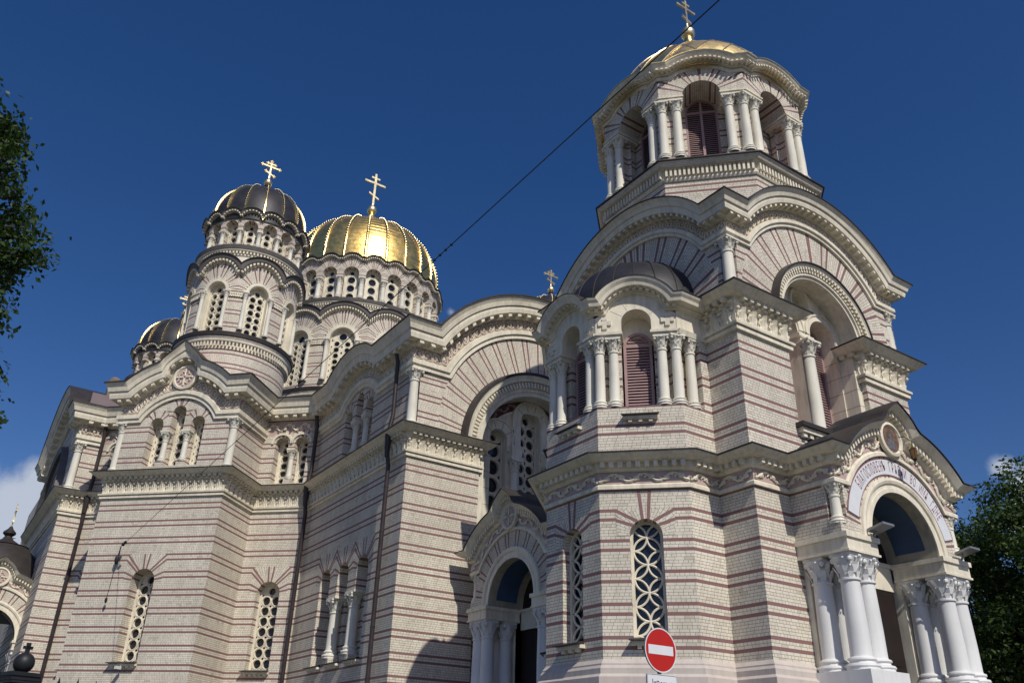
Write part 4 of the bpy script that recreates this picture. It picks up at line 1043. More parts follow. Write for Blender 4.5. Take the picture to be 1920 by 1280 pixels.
    if back:
        dep = di
        w = MB(); w.quad([f(u, z, -dep+.01) for u, z in reversed(arcpts(0, ZC, 1.6, 3.2))]); part('door_recess', w, DOOR); w = MB(); w.box(f, -1.62, 1.62, 6.92, 7.62, -dep+.02, -dep+.08); w.box(f, -1.62, 1.62, 7.62, 7.74, -dep+.02, -dep+.14)
        part('door_surround', w, CREAM)
        d = MB(); d.box(f, -1.56, 1.56, 3.2, 6.9, -dep+.02, -dep+.06); o = part('door', d, DOOR)
        d = MB()
        for s in (-1, 1):
            for z0, z1 in ((3.4, 4.6), (4.75, 6.7)): d.box(f, min(s*.12, s*1.25), max(s*.12, s*1.25), z0, z1, -dep+.06, -dep+.085)
        part('door_panel', d, DOOR, o)
        d = MB(); d.tube([f(.1, 4.55, -dep+.14), f(.1, 4.75, -dep+.14)], .02, 5); part('handle', d, GOLDT, o)
porch_face(planar((PXC, PYF), (0, -1)), 1.55, 'БЛАГОСЛОВЕНЪ ГРѦДЫЙ ВО ИМѦ ГДНЕ', True, True, 1.7)

# narthex between tower and nave with its own porch, facing left
NPY = 28.1
nb = MB(); fN = planar((20.4, NPY), (-1, 0)); wall(nb, fN, -4.0, 4.0, 0, 11.3, [(0, 1.64, 3.2, 7.75)])
nb.quad([(20.4, 24.1, 11.3), (25.5, 24.1, 11.3), (25.5, 32.1, 11.3), (20.4, 32.1, 11.3)]); part('wall', nb, BRICK)
porch_face(planar((18.85, NPY), (-1, 0)), 1.55, None, False, True, 1.7)
scroll_cornice([(20.3, NPY+PHW), (18.85, NPY+PHW)], post=(18.85, NPY)); scroll_cornice([(18.85, NPY-PHW), (20.3, NPY-PHW)], pre=(18.85, NPY))

# ================================================================== NAVE
MX, MY = 23.9, 60.2                       # main dome axis
AX, AY = 15.65, 32.1                      # corner of the long arm
ACX, AHW = 23.1, 7.45
ALY = 43.35                               # where the long arm's side wall meets the canted wall
s45 = S2
BC = np.array([8.585, 45.93]); FC = np.array([10.93, 48.27])
dS = np.array([S2, -S2]); dN = np.array([-S2, -S2])
BHW, FHW = 3.49, 6.87
def P2(c, a): return tuple(np.array(c)+dS*a)
BR_, BL_ = P2(BC, BHW), P2(BC, -BHW)      # bay front corners
IR_, IL_ = P2(FC, BHW), P2(FC, -BHW)      # inner corners
KR_, KL_ = P2(FC, FHW), P2(FC, -FHW)
AX = KR_[0]; BWY = KL_[1]                 # side wall of the long arm, end wall of the left arm
BAX = 4.72                                # corner of the left arm
fA = planar((ACX, AY), (0, -1)); AFW = ACX-AX
fAL = planar((AX, (AY+KR_[1])/2), (-1, 0)); ALH = (KR_[1]-AY)/2
fF1 = planar(tuple(BC), (-1, -1)); fFR = planar(tuple((np.array(KR_)+np.array(IR_))/2), (-1, -1)); FRH = (FHW-BHW)/2
fFL = planar(tuple((np.array(KL_)+np.array(IL_))/2), (-1, -1))
fRR = planar(tuple((np.array(BR_)+np.array(IR_))/2), (1, -1)); RRH = hypot(IR_[0]-BR_[0], IR_[1]-BR_[1])/2
fRL = planar(tuple((np.array(BL_)+np.array(IL_))/2), (-1, 1))
fBW = planar(((BAX+KL_[0])/2, BWY), (0, -1)); BWH = (KL_[0]-BAX)/2
fBL = planar((BAX, MY), (-1, 0)); BLW = MY-BWY
NOTCH = .36
def notch(mb, f, u, s, z0, z1, nt=NOTCH):
    q = [f(u, z0, 0), f(u, z0, -nt), f(u, z1, -nt), f(u, z1, 0)]; uv = [(0, z0), (nt, z0), (nt, z1), (0, z1)]
    mb.quad(q if s > 0 else q[::-1], uv if s > 0 else uv[::-1])
    mb.quad([f(min(u, u+s*nt), z0, -nt), f(max(u, u+s*nt), z0, -nt), f(max(u, u+s*nt), z1, -nt), f(min(u, u+s*nt), z1, -nt)], [(0, z0), (nt, z0), (nt, z1), (0, z1)])
def nave():
    lo, hi = MB(), MB()
    def flush():
        for b in (lo, hi):
            part('wall', b, BRICK); b.v, b.f, b.uv = [], [], []
    # ---- long arm, front with the great window
    GW = 3.52
    wall(lo, fA, -AFW, -GW, 4.3, 14.3); wall(lo, fA, GW, AFW, 4.3, 14.3)
    for s in (-1, 1):
        q = [fA(s*GW, 4.3, 0), fA(s*GW, 4.3, -.3), fA(s*GW, 15.4, -.3), fA(s*GW, 15.4, 0)]; lo.quad(q if s > 0 else q[::-1])
    kA = Koko(fA, AFW, 16.15, 5.80, 18.39, 1.04, 1.0, 1.0, 1.0, 48)
    wall(hi, fA, -AFW+NOTCH, -4.6, 15.3, 15.45); wall(hi, fA, 4.6, AFW-NOTCH, 15.3, 15.45)
    radial(hi, fA, 15.40, 4.6, kA, AFW-NOTCH, n=72, Rm=5.6)
    koko_dress(kA, .46, .62); koko_roof(kA, 26, LEAD, 2.12)
    a = MB(); archband(a, fA, 0, 15.4, [(3.42, -.9), (3.42, -.02), (3.62, .0), (3.64, .06), (3.74, .06), (3.76, .04), (4.12, .04), (4.14, .24), (4.30, .28), (4.42, .34)], 15.3, 48)
    archdent(a, fA, 0, 15.4, 3.82, 4.10, .03, .18, 64, .5); part('arch_moulding', a, CREAM)
    a = MB(); archband(a, fA, 0, 15.4, [(4.42, .34), (4.44, .40), (4.56, .40), (4.66, -.05)], 15.3, 48); part('arch_edge', a, DARKROOF)
    a, jj = MB(), MB()
    for s in (-1, 1):
        u0, u1 = sorted((s*3.52, s*3.24)); a.box(fA, u0, u1, 10.9, 15.4, -1.05, -.06)
        u0, u1 = sorted((s*3.24, s*2.55)); a.box(fA, u0, u1, 10.9, 15.4, -1.2, -.62)
        z = 11.3
        while z < 15.4: jj.box(fA, u0, u1, z, z+.016, -.7, -.617); z += .8
        part('jamb', a, CREAM); part('joint', jj, STONE); a, jj = MB(), MB()
    # inner tracery wall with three lancets
    fT = planar((ACX, AY+.95), (0, -1)); t = MB()
    lan = [(-1.95, .52, 16.42), (0, .62, 17.7), (1.95, .52, 16.42)]
    def top(u): return 15.4+sqrt(max(.01, 3.45**2-u*u))
    wall(t, fT, -3.44, 3.44, 10.9, top, [(u, w, 11.0, z) for u, w, z in lan])
    jl = MB()
    for u, w, z in lan:
        reveal(t, fT, u, w, 11.0, z, 0, -.55)
        archband(t, fT, u, z, [(w, 0), (w, .10), (w+.42, .10), (w+.46, .17), (w+.54, .17), (w+.56, 0)], 15.9)
        for i in range(1, 5):
            th = pi*i/5; c, s_ = cos(th), sin(th); jl.tube([fT(u+c*w, z+s_*w, .100), fT(u+c*(w+.42), z+s_*(w+.42), .100)], .012, 4)
    part('tracery', t, CREAM); part('joint', jl, STONE)
    g = lambda s, y, p: (lambda a, r: fT(-r*cos(a), 15.4+r*sin(a), p+.02))(pi*(.06+.88*s/10), 2.98+.36*y)
    m = MB(); scroll_frieze(m, g, 10, .5, .36, .025); part('frieze', m, PINKW)
    m = MB(); archband(m, fT, 0, 15.4, [(2.93, .012), (3.40, .012)], None, 40); part('frieze_ground', m, simple('dark_mauve_ground', (.12, .05, .05), .7, 0, .2, 4))
    m = MB(); archband(m, fT, 0, 15.4, [(2.80, .0), (2.80, .08), (2.92, .08), (2.92, 0)], None, 40); part('arch_moulding', m, CREAM)
    for u, w, z in lan: circ_window(fT, u, w, 11.0, z, -.42, 1 if u else 2, 6 if u else 10, .06)
    for s in (-1, 1):
        column(fT, s*1.02, .16, 11.0, 15.45, .21, IVORY, caph=.56)
        m = MB(); m.box(fT, s*1.02-.36, s*1.02+.36, 15.45, 15.6, 0, .45); m.box(fT, s*1.02-.30, s*1.02+.30, 15.6, 16.2, 0, .40); part('impost', m, CREAM)
    flush()
    # ---- long arm, left side
    arcade(lo, fAL, [(u+.05, .60, 9.78) for u in (-2.12, 0, 2.12)], 5.9, 8.95, -ALH, ALH, 4.3, 14.3, .85, .25, 2, 9, .55, .58, .1, .46, -.26, True)
    for u in (-2.12, 0, 2.12): sill(fAL, u+.05, .60, 5.85, .3)
    fAL2 = planar((AX, 38.05), (-1, 0))
    kL = Koko(fAL2, 38.05-AY, 16.6, 2.80, 18.39, 1.04, 1.0, 1.0, 1.0, 36, None, (KR_[1]-38.05, -.4142))
    arcade(hi, fAL2, [(-1.27, .44, 18.15), (0, .44, 18.78), (1.27, .44, 18.15)], 15.85, 17.9, 38.05-KR_[1], 38.05-AY-NOTCH, 15.3, kL.top, .72, .155, 1, 5)
    koko_dress(kL, .44, .6); koko_roof(kL, 9, LEAD, 2.12)
    notch(hi, fA, -AFW+NOTCH, -1, 15.3, 18.5); notch(hi, fAL2, 38.05-AY-NOTCH, 1, 15.3, 18.5)
    column(fA, -AFW+.15, -.17, 15.5, 18.42, .23, IVORY, caph=.55)
    flush()
    # ---- canted wall and its projecting bay
    for f in (fFR, fFL):
        wd = (.02 if f is fFR else -.02, .65, 5.98, 9.74)
        wall(lo, f, -FRH, FRH, 4.3, 14.3, [wd]); reveal(lo, f, wd[0], .65, 5.98, 9.74, 0, -.5); fan(f, wd[0], 9.74, .65); sill(f, wd[0], .65, 5.92, .34)
        circ_window(f, wd[0], .65, 5.98, 9.74, -.5, 2, 7, .12)
        ups = [(-.52, .40, 15.75, 18.08), (.66, .40, 15.75, 18.08)]
        if f is fFL: ups = [(-u, w, a_, b_) for u, w, a_, b_ in reversed(ups)]
        arcade(hi, f, [(u, w, b_) for u, w, a_, b_ in ups], 15.75, 17.82, -FRH, FRH, 15.3, 18.6, .62, .15, 1, 5, .38, .4)
        m = MB(); 
        for u, w, a_, b_ in ups: archband(m, f, u, b_, [(.52, 0), (.52, .09), (.64, .09), (.66, 0)], None, 16)
        g = lambda s, y, p, f=f: f(-FRH+s, 18.78+.55*y, p+.02); scroll_frieze(m, g, 2*FRH, .46, .5); part('frieze', m, CREAM)
        m = MB(); wall(m, f, -FRH, FRH, 18.58, 19.46); part('frieze_ground', m, PINKBG)
    flush()
    wd = (0, .65, 5.98, 9.78)
    wall(lo, fF1, -BHW, BHW, 4.3, 14.3, [wd]); reveal(lo, fF1, 0, .65, 5.98, 9.78, 0, -.75); fan(fF1, 0, 9.78, .65); sill(fF1, 0, .65, 5.92, .34); circ_window(fF1, 0, .65, 5.98, 9.78, -.75, 2, 7, .12)
    for f in (fRR, fRL): wall(lo, f, -RRH, RRH, 4.3, 14.3, uo=.13)
    og = dict(r0=1.045, R=.86, k=.56, zc=20.95, tip=.50)
    kB = Koko(fF1, BHW, 17.25, 2.48, 18.39, 1.04, 1.0, 1.0, 1.0, 44, og)
    arcade(hi, fF1, [(-1.24, .40, 18.25), (0, .40, 18.92), (1.24, .40, 18.25)], 15.85, 17.9, -BHW+NOTCH, BHW-NOTCH, 15.3, kB.top, .66, .155, 1, 6, .40, .45, .08, .48)
    koko_dress(kB, .42, .55); medallion(fF1, 20.92, .56, .22, False)
    r = MB(); P = kB.path(2.12, 0); r.grid([[fF1(u, z, .5) for u, z in P], [fF1(u, z, -3.4) for u, z in P]]); part('roof', r, REDROOF, None, True)
    for s in (-1, 1): notch(hi, fF1, s*(BHW-NOTCH), s, 15.3, 18.5); column(fF1, s*(BHW-.15), -.17, 15.5, 18.42, .22, IVORY, caph=.52)
    wall(hi, fRR, -RRH+NOTCH, RRH, 15.3, 18.5); wall(hi, fRL, -RRH, RRH-NOTCH, 15.3, 18.5)
    # entablature of the returns and canted wall at gable-shoulder height
    ENT = [(18.39+r*1.04, p) for r, p in BIG['mould']]; FR = [(18.39+r*1.04, p) for r, p in [(.5, .06), (1.05, .05)]]; CO = [(18.39+r*1.04, p) for r, p in BIG['cor']]
    pr = [BR_, IR_, KR_, (AX, 43.8-.0)]
    pr = [BR_, IR_, KR_]; plft = [KL_, IL_, BL_]
    m = MB(); pR, pL, pW = tuple(np.array(BR_)-dS), tuple(np.array(BL_)+dS), (BAX, BWY+1)
    band(m, [BR_, IR_], ENT, False, False, pR); band(m, [IL_, BL_], ENT, False, False, None, pL)
    full = [BR_, IR_, KR_]; pK = (AX, KR_[1]-1); lft = [(BAX, BWY), KL_, IL_, BL_]
    band(m, full, CO, False, False, pR, pK); band(m, lft, CO, False, False, pW, pL)
    band(m, [(BAX, BWY), KL_], ENT+FR, False, False, pW); band(m, [BR_, IR_], FR, False, False, pR); band(m, [IL_, BL_], FR, False, False, None, pL)
    for pth in ([BR_, IR_], [IR_, KR_], [(BAX, BWY), KL_], [KL_, IL_]): dentband(m, pth, 19.51, 19.675, .2, .575, .6, .36, ext=.2)
    part('cornice', m, CREAM)
    m = MB()
    for f, h in ((fRR, RRH), (fBW, BWH)):
        g = lambda s, y, p, f=f, h=h: f(-h+s, 18.95+.5*y, p+.115); lace_frieze(m, g, 2*h, .42, .5, .028)
    part('frieze', m, CREAM)
    m = MB()
    for f, h in ((fRR, RRH), (fBW, BWH)): wall(m, planar((f.o[0]+f.n[0]*.07, f.o[1]+f.n[1]*.07), f.n), -h, h, 18.93, 19.47)
    part('frieze_ground', m, PINKBG)
    e = MB(); ed = [(20.54, .98), (20.60, .98), (20.62, -.6)]; band(e, full, ed, False, False, pR, pK); band(e, lft, ed, False, False, pW, pL); part('roof_edge', e, DARKROOF)
    flush()
    # ---- left arm
    wall(lo, fBW, -BWH, BWH, 4.3, 14.3, uo=.07); wall(hi, fBW, -BWH+NOTCH, BWH, 15.3, 18.5, uo=.07)
    notch(hi, fBW, -BWH+NOTCH, -1, 15.3, 18.5); column(fBW, -BWH+.15, -.17, 15.5, 18.42, .22, IVORY, caph=.52)
    wall(lo, fBL, -BLW, BLW, 4.3, 15.4)
    kW = Koko(fBL, BLW, 16.15, 5.6, 18.39, 1.04, 1.0, 1.0, 1.0, 40); wall(hi, fBL, -BLW, BLW-NOTCH, 15.3, kW.top); koko_dress(kW, .46, .62); koko_roof(kW, 19, LEAD, 2.12)
    notch(hi, fBL, BLW-NOTCH, 1, 15.3, 18.5)
    ab = MB(); archband(ab, fBL, 0, 15.4, [(3.42, 0), (3.62, .1), (3.76, .1), (4.12, .1), (4.14, .3), (4.42, .4), (4.5, .4), (4.6, 0)], 15.3, 30); part('arch_moulding', ab, CHARC)
    pw = MB(); pw.box(fBW, -BWH+.05, BWH+1.2, 20.60, 21.65, -2.2, -.02); part('parapet', pw, TOPROOF)
    flush()
    # string courses
    acanthus_cornice([(BAX, MY+BLW), (BAX, BWY), KL_, IL_, BL_, BR_, IR_, KR_, (AX, AY), (ACX-GW, AY), (ACX-GW, AY+.35)])
    plinth([(BAX, MY+BLW), (BAX, BWY), KL_, IL_, BL_, BR_, IR_, KR_, (AX, AY), (ACX+AFW, AY)])
    # the rest of the body, out of sight
    bk = MB(); bx = planar((ACX, AY), (0, -1))
    bk.quad([(ACX+AFW, AY, 4.3), (ACX+AFW, 75, 4.3), (ACX+AFW, 75, 20), (ACX+AFW, AY, 20)], [(0, 4.3), (43, 4.3), (43, 20), (0, 20)])
    bk.quad([(40, 50, 0), (40, 72, 0), (40, 72, 20), (40, 50, 20)], [(0, 0), (22, 0), (22, 20), (0, 20)])
    bk.quad([(ACX+AFW, 50, 0), (40, 50, 0), (40, 50, 20), (ACX+AFW, 50, 20)], [(0, 0), (9, 0), (9, 20), (0, 20)])
    bk.quad([(BAX, MY+BLW, 0), (BAX, 76, 0), (BAX, 76, 19), (BAX, MY+BLW, 19)]); part('wall', bk, BRICK)
    rf = MB(); rf.box(planar((23.9, 60.2), (0, -1)), -15, 15, 20.0, 20.75, -14.5, 13.5)
    part('roof', rf, LEAD)
    rf = MB(); rf.quad([(AX, AY, 20.3), (ACX+AFW, AY, 20.3), (ACX+AFW, 50, 20.3), (AX, 50, 20.3)]); part('roof', rf, LEAD)
    rf = MB(); rf.quad([(BL_[0], BL_[1], 20.3), (BR_[0], BR_[1], 20.3), (IR_[0], IR_[1], 20.3), (KR_[0], KR_[1], 20.3), (16, 53, 20.3), (KL_[0], KL_[1], 20.3), (IL_[0], IL_[1], 20.3)]); part('roof', rf, LEAD)
    # chimney with a cowl
    c = MB(); q = planar((5.9, 54.0), (0, -1)); c.box(q, -.32, .32, 21.5, 22.75, -.3, .3); c.box(q, -.38, .38, 22.75, 22.85, -.36, .36)
    c.lathe((5.9, 54.0), [(.36, 22.85), (.34, 23.05), (.2, 23.2), (.01, 23.25)], 12); part('chimney', c, STONE)
nave()

# ================================================================== DOMES
def drum(c, d, see=(-200, 0), cols=True, mid=True, ribs=16, gold=False):
    az_cam = math.degrees(atan2(-c[1], -c[0]))
    lo, hi = see
    if mid:
        m = MB(); R = d['R0']; m.lathe(c, [(R, d['z0']), (R, d['z1'])], 64, uvR=R); part('wall', m, BRICK)
        m = MB(); z = d['z1']; m.lathe(c, [(R, z-.02), (R+.05, z), (R+.05, z+.08), (R+.02, z+.1), (R+.06, z+.42), (R+.22, z+.44), (R+.26, z+.62), (R+.2, z+.64)], 64)
        n = int(2*pi*R/.2)
        for i in range(n):
            a = 2*pi*i/n
            if cos(a-radians(az_cam)) < -.2: continue
            f = cyl(c, R, a); m.box(f, -.045, .045, z+.12, z+.42, .02, .18)
        part('cornice', m, CREAM)
        m = MB(); m.lathe(c, [(R+.2, z+.60), (R+.28, z+.62), (R+.34, z+.9), (R+.36, z+.95)], 64, uvR=R); part('parapet', m, BRICK)
        m = MB(); m.lathe(c, [(R+.30, z+.72), (R+.36, z+.74), (R+.40, z+.97), (R+.38, z+1.0), (d['R1']-.5, z+1.04)], 64); part('roof_edge', m, DARKROOF)
        # windowed stage
        R = d['R1']; nb = d['n1']; Wd = pi*R/nb; w = d['w1']; zs, zp = d['zs1'], d['zp1']
        wb, cm, ch, de = MB(), MB(), MB(), MB()
        m = MB(); m.lathe(c, [(R-.62, zs-.3), (R-.62, d['h1']+1.4)], 48, uvR=R); part('inner_wall', m, BRICK)
        for i in range(nb):
            az = -90+360/nb*i; az = (az+180) % 360-180
            dd = (az-az_cam+180) % 360-180
            if abs(dd) > 98: continue
            f = cyl(c, R, radians(az)); ring = w+d['rg1']
            wall(wb, f, -Wd, -w, d['z1']+.6, zp, du=.25, uo=az*.05); wall(wb, f, w, Wd, d['z1']+.6, zp, du=.25, uo=az*.05); wall(wb, f, -w, w, d['z1']+.6, zs, du=.25)
            k = Koko(f, Wd, d['kz1'], d['kR1'], d['h1'], 1.0, d['ks1'], .5, 0, 22)
            radial(wb, f, zp, ring, k, Wd, n=40, flat=False, Rm=(ring+d['kR1'])*.80, nr=4)
            archband(cm, f, 0, zp, [(w, -.5), (w, .04), (w+.04, .07), (ring-.03, .07), (ring, .0)], zp-.001, 20)
            archdent(cm, f, 0, zp, ring-.02, ring+.07, .0, .08, 15, .5)
            # jambs inside, impost band, columns
            for s in (-1, 1):
                u0, u1 = sorted((s*w, s*(w+.09))); cm.box(f, u0, u1, zs, zp, -.5, .03)
                if d['imp'] > 0:
                    a, b = w+.05, Wd
                    q = 4; us = [s*(a+(b-a)*j/q) for j in range(q+1)]
                    if s < 0: us = us[::-1]
                    for z0, z1, p in ((zp-d['imp'], zp-d['imp']*.55, .05), (zp-d['imp']*.55, zp-.06, .10), (zp-.06, zp+.02, .15)):
                        cm.grid([[f(u, z0, p) for u in us], [f(u, z1, p) for u in us]]); cm.grid([[f(u, z0, p-.06) for u in us], [f(u, z0, p) for u in us]]); cm.grid([[f(u, z1, p) for u in us], [f(u, z1, p-.12) for u in us]])
                    nd = max(3, int((b-a)/.13))
                    for j in range(nd): uu = s*(a+(b-a)*(j+.5)/nd); cm.box(f, uu-.028, uu+.028, zp-d['imp'], zp-d['imp']*.5, .05, .11)
                    if cols and abs(dd) < 75 and lo <= az <= hi: column(f, s*(w+.16), .12, zs+.15, zp-.10, d['cr1'], IVORY, caph=d['imp']*.95)
            circ_window(f, 0, w, zs, zp, -.36, 2, d['rows1'], .09)
            k.sweep(cm, [(0, 0), (0, .12), (.12, .14), (.16, .08), (.75, .12), (.8, .5)]); k.sweep(ch, [(.8, .5), (1.0, .62), (1.85, .72), (2.05, .92)])
            g, L = k.strip(.22, .72, .1); linedent(de, g, L, d['kd1'], .08, .30, .52)
            k.sweep(ch, [(2.05, .92), (2.12, .9), (2.12, -.9)])
        part('wall', wb, BRICK); part('arch_moulding', cm, CREAM); part('gable_band', ch, CHARC); part('dentil', de, CREAM)
        # ring below the arcade
    R = d['R2']; z = d['z2']
    m = MB(); m.lathe(c, [(R, z-.9), (R, z), (R+.06, z+.02), (R+.06, z+.1), (R+.02, z+.12), (R+.05, z+.3), (R+.2, z+.32), (R+.24, z+.42)], 64)
    n = int(2*pi*R/.2)
    for i in range(n):
        a = 2*pi*i/n
        if cos(a-radians(az_cam)) < -.2: continue
        m.box(cyl(c, R, a), -.05, .05, z+.13, z+.3, .02, .16)
    part('cornice', m, CREAM)
    m = MB(); m.lathe(c, [(R+.22, z+.40), (R+.26, z+.42), (R+.32, z+.66), (R+.30, z+.70), (R-.5, z+.72)], 64); part('roof_edge', m, CHARC)
    # arcade
    wb, cm, ch, de, im = MB(), MB(), MB(), MB(), MB(); nb = d['n2']; Wd = pi*R/nb; w = d['w2']; zp = d['zp2']; zb = z+.70
    m = MB(); m.lathe(c, [(R-.75, zb), (R-.75, d['h2']+.5)], 48); part('inner_wall', m, CREAM)
    for i in range(nb):
        az = -90+360/nb*i; az = (az+180) % 360-180; dd = (az-az_cam+180) % 360-180
        if abs(dd) > 97: continue
        f = cyl(c, R, radians(az))
        for s in (-1, 1):
            a, b = sorted((s*w, s*Wd)); wb.ubox(f, a, b, zb, zb+.14, -.5, 0); wb.ubox(f, a+(.05 if s > 0 else 0), b-(.05 if s < 0 else 0), zb+.1, zp, -.6, -.20); wb.ubox(f, a, b, d['ct'], zp, -.6, -.0)
        k = Koko(f, Wd, d['kz2'], d['kR2'], d['h2'], 1.0, d['ks2'], .42, 0, 14)
        radial(wb, f, zp, w, k, Wd, n=26, flat=False, Rm=(w+d['kR2'])*1.25, nr=1); reveal(wb, f, 0, w, zp, zp, 0, -.5, False, 14)
        circ_window(f, 0, w, zb+.02, zp, -.50, 1, 3, .07)
        k.sweep(cm, [(0, 0), (0, .12), (.15, .14), (.2, .08), (.85, .12), (.9, .5)]); k.sweep(ch, [(.9, .5), (1.05, .62), (1.85, .74), (2.05, .9), (2.12, .9), (2.12, -.9)])
        g, L = k.strip(.25, .82, .1); linedent(de, g, L, d['kd2'], .08, .30, .52)
        if cols and abs(dd) < 84 and lo <= az <= hi: column(f, Wd, -.12, zb+.14, d['ct'], d['cr2'], IVORY, caph=d['cr2']*2.2, n=10)
    part('wall', wb, BRICK); part('gable_cornice', cm, CREAM); part('gable_band', ch, CHARC); part('dentil', de, CREAM)
    # cap
    a, b, zc = d['da'], d['db'], d['dz']
    prof = [(a+.12, zc-.9), (a+.06, zc-.35)]+[(a*cos(t), zc+b*sin(t)) for t in [pi/2*i/20 for i in range(20)]]+[(.12, zc+b*.998)]
    m = MB(); m.lathe(c, prof, 72); dome = part('dome', m, GOLD if gold else LEAD, None, True)
    nr = ribs; m = MB(); bd = MB()
    for i in range(nr):
        an = -pi/2+2*pi*(i+.5)/nr
        da = (math.degrees(an)-az_cam+180) % 360-180
        if abs(da) > 112: continue
        pts, wds = [(a+.12, zc-.9), (a+.05, zc-.35)], [d['rw'], d['rw']]
        for j in range(19):
            t = pi/2*(.965*j/18); r, z = a*cos(t), zc+b*sin(t); hw = d['rw']*(1-.55*j/18)
            pts.append((r, z)); wds.append(hw)
        rows = []
        for off, rise in ((-1, -.01), (-.8, .05), (-.35, .09), (.35, .09), (.8, .05), (1, -.01)):
            rows.append([(c[0]+(r+rise)*cos(an)-off*h*sin(an), c[1]+(r+rise)*sin(an)+off*h*cos(an), z+rise*.5) for (r, z), h in zip(pts, wds)])
        m.grid(rows)
        if abs(da) < 100:
            for j in range(1, 30):
                t = pi/2*(.95*j/30); r, z = a*cos(t)+.10, zc+b*sin(t)+.05
                bd.ball((c[0]+r*cos(an), c[1]+r*sin(an), z), d['rw']*.36, 5, 4)
    rb = part('rib', m, GOLDT, dome, True); part('bead', bd, GOLDP, dome, True)
    finial(c, zc+b*.99, d['fr'], d['ft'], d['fa'], dome, not gold, not gold, d.get('th', .05), d['oz'])
C1D = dict(R0=3.26, z0=18, z1=23.4, R1=3.32, n1=8, w1=.60, zs1=24.5, zp1=27.30, rg1=.24, h1=28.45, kz1=28.2, kR1=1.07, ks1=.245, imp=.40, cr1=.12, rows1=6, kd1=15,
           R2=3.15, z2=29.9, n2=16, w2=.455, zp2=32.15, ct=31.85, kz2=32.64, kR2=.53, h2=32.70, ks2=.125, kd2=9, cr2=.135, da=3.12, db=3.42, dz=33.6, oz=38.0, rw=.060, fr=.30, ft=39.86, fa=.62, th=.055)
MD = dict(R0=7.05, z0=19, z1=25.5, R1=6.95, n1=12, w1=.95, zs1=27.0, zp1=30.62, rg1=.34, h1=32.1, kz1=31.12, kR1=2.0, ks1=.285, imp=.45, cr1=.15, rows1=7, kd1=20,
          R2=6.75, z2=33.55, n2=24, w2=.61, zp2=36.62, ct=36.28, kz2=37.33, kR2=.74, h2=37.75, ks2=.135, kd2=12, cr2=.19, da=6.55, db=6.25, dz=39.15, oz=47.6, rw=.14, fr=.46, ft=51.76, fa=1.05, th=.10)
drum((11.58, 49.04), C1D, (-180, -30), True, True, 16)
drum((MX, MY), MD, (-150, -25), True, True, 24, True)
drum((12.0, 72.0), C1D, (-150, -75), True, False, 16)
drum((36.1, 48.9), C1D, (0, 1), False, False, 16)
# left arm's porch under its own lead cap
PBX, PBY = 3.0, 60.2
porch_face(planar((PBX, PBY-2.95), (0, -1)), .9, None, False, False)
def far_porch():
    f = planar((PBX-2.95, PBY), (-1, 0)); m = MB(); 
    m2 = MB(); m2.box(planar((PBX, PBY), (0, -1)), -2.9, 2.9, 9.2, 10.3, -2.6, 2.9); part('roof', m2, LEAD)
    m.lathe((PBX, PBY), [(2.95, 10.1), (2.95, 10.6), (2.6, 11.6), (1.9, 12.7), (1.25, 13.3), (1.2, 13.30), (1.3, 13.34), (.75, 13.5), (.32, 13.75), (.20, 13.95), (.36, 14.1), (.36, 14.2), (.16, 14.4), (.05, 14.6)], 32)
    d = part('dome', m, DARKROOF, None, True); cross((PBX, PBY), 14.45, 16.0, .4, d, .05, False, None, (-1, 0))
far_porch()
# drainpipes
def pipe(pts, r, seed=0):
    m = MB(); m.tube(pts, r, 10); z = pts[-1][2]+1
    o = part('drainpipe', m, PIPE, None, True)
    b = MB()
    for i in range(len(pts)-1):
        p0, p1 = np.array(pts[i]), np.array(pts[i+1]); L = np.linalg.norm(p1-p0)
        if L < 3: continue
        n = int(L/1.9)
        for j in range(n):
            q = p0+(p1-p0)*(j+.5)/n; b.lathe((q[0], q[1]), [(r*1.12, q[2]-.03), (r*1.15, q[2]+.03)], 10)
    part('pipe_collar', b, PIPE, o)
K = KR_
def downpipe(x, y, nx, ny, ztop, r):
    o = lambda d, z: (x+nx*d, y+ny*d, z)
    pipe([o(.55, ztop), o(.36, ztop-.8), o(.34, 16.4), o(.46, 15.6), o(.46, 14.6), o(.34, 13.9), o(.34, 0)], r)
    m = MB(); q = planar((x, y), (nx, ny)); m.lathe(o(.46, 0)[:2], [(r*1.02, 14.3), (r*1.7, 15.3), (r*1.7, 15.62), (r*1.02, 15.7)], 10); part('rain_head', m, PIPE)
downpipe(AX+.05, 33.3, -1, 0, 19.9, .10)
downpipe(KR_[0]+.05, KR_[1]-.05, -.924, -.383, 19.7, .11)
downpipe(KL_[0]+.05, KL_[1]+.1, -.383, -.924, 19.7, .11)

# ================================================================== SMALL THINGS ON AND ROUND THE CHURCH
def floodlight(u, label):
    f = planar((PXC, PYF), (0, -1)); root = empty('floodlight', f(u, 7.74, .10)); tag(root, label, 'floodlight', 'floodlights on the porch')
    def g(a, z, p): return (a, -p, z)
    m = MB(); m.box8([g(-.24, .12, .02), g(.24, .12, .02), g(.24, .20, .02), g(-.24, .20, .02), g(-.26, .24, .55), g(.26, .24, .55), g(.26, .30, .55), g(-.26, .30, .55)]); m.build('housing', GREYM, root)
    m = MB(); m.quad([g(-.18, .135, .08), g(-.19, .225, .48), g(.19, .225, .48), g(.18, .135, .08)]); m.build('lamp_glass', GLASS, root)
    m = MB(); m.tube([g(0, -.02, .05), g(0, .13, .15)], .03, 6); m.build('bracket', GREYM, root)
floodlight(-1.72, 'grey floodlight on the porch ledge above the left group of white columns')
floodlight(2.55, 'grey floodlight on the porch ledge above the right group of white columns')
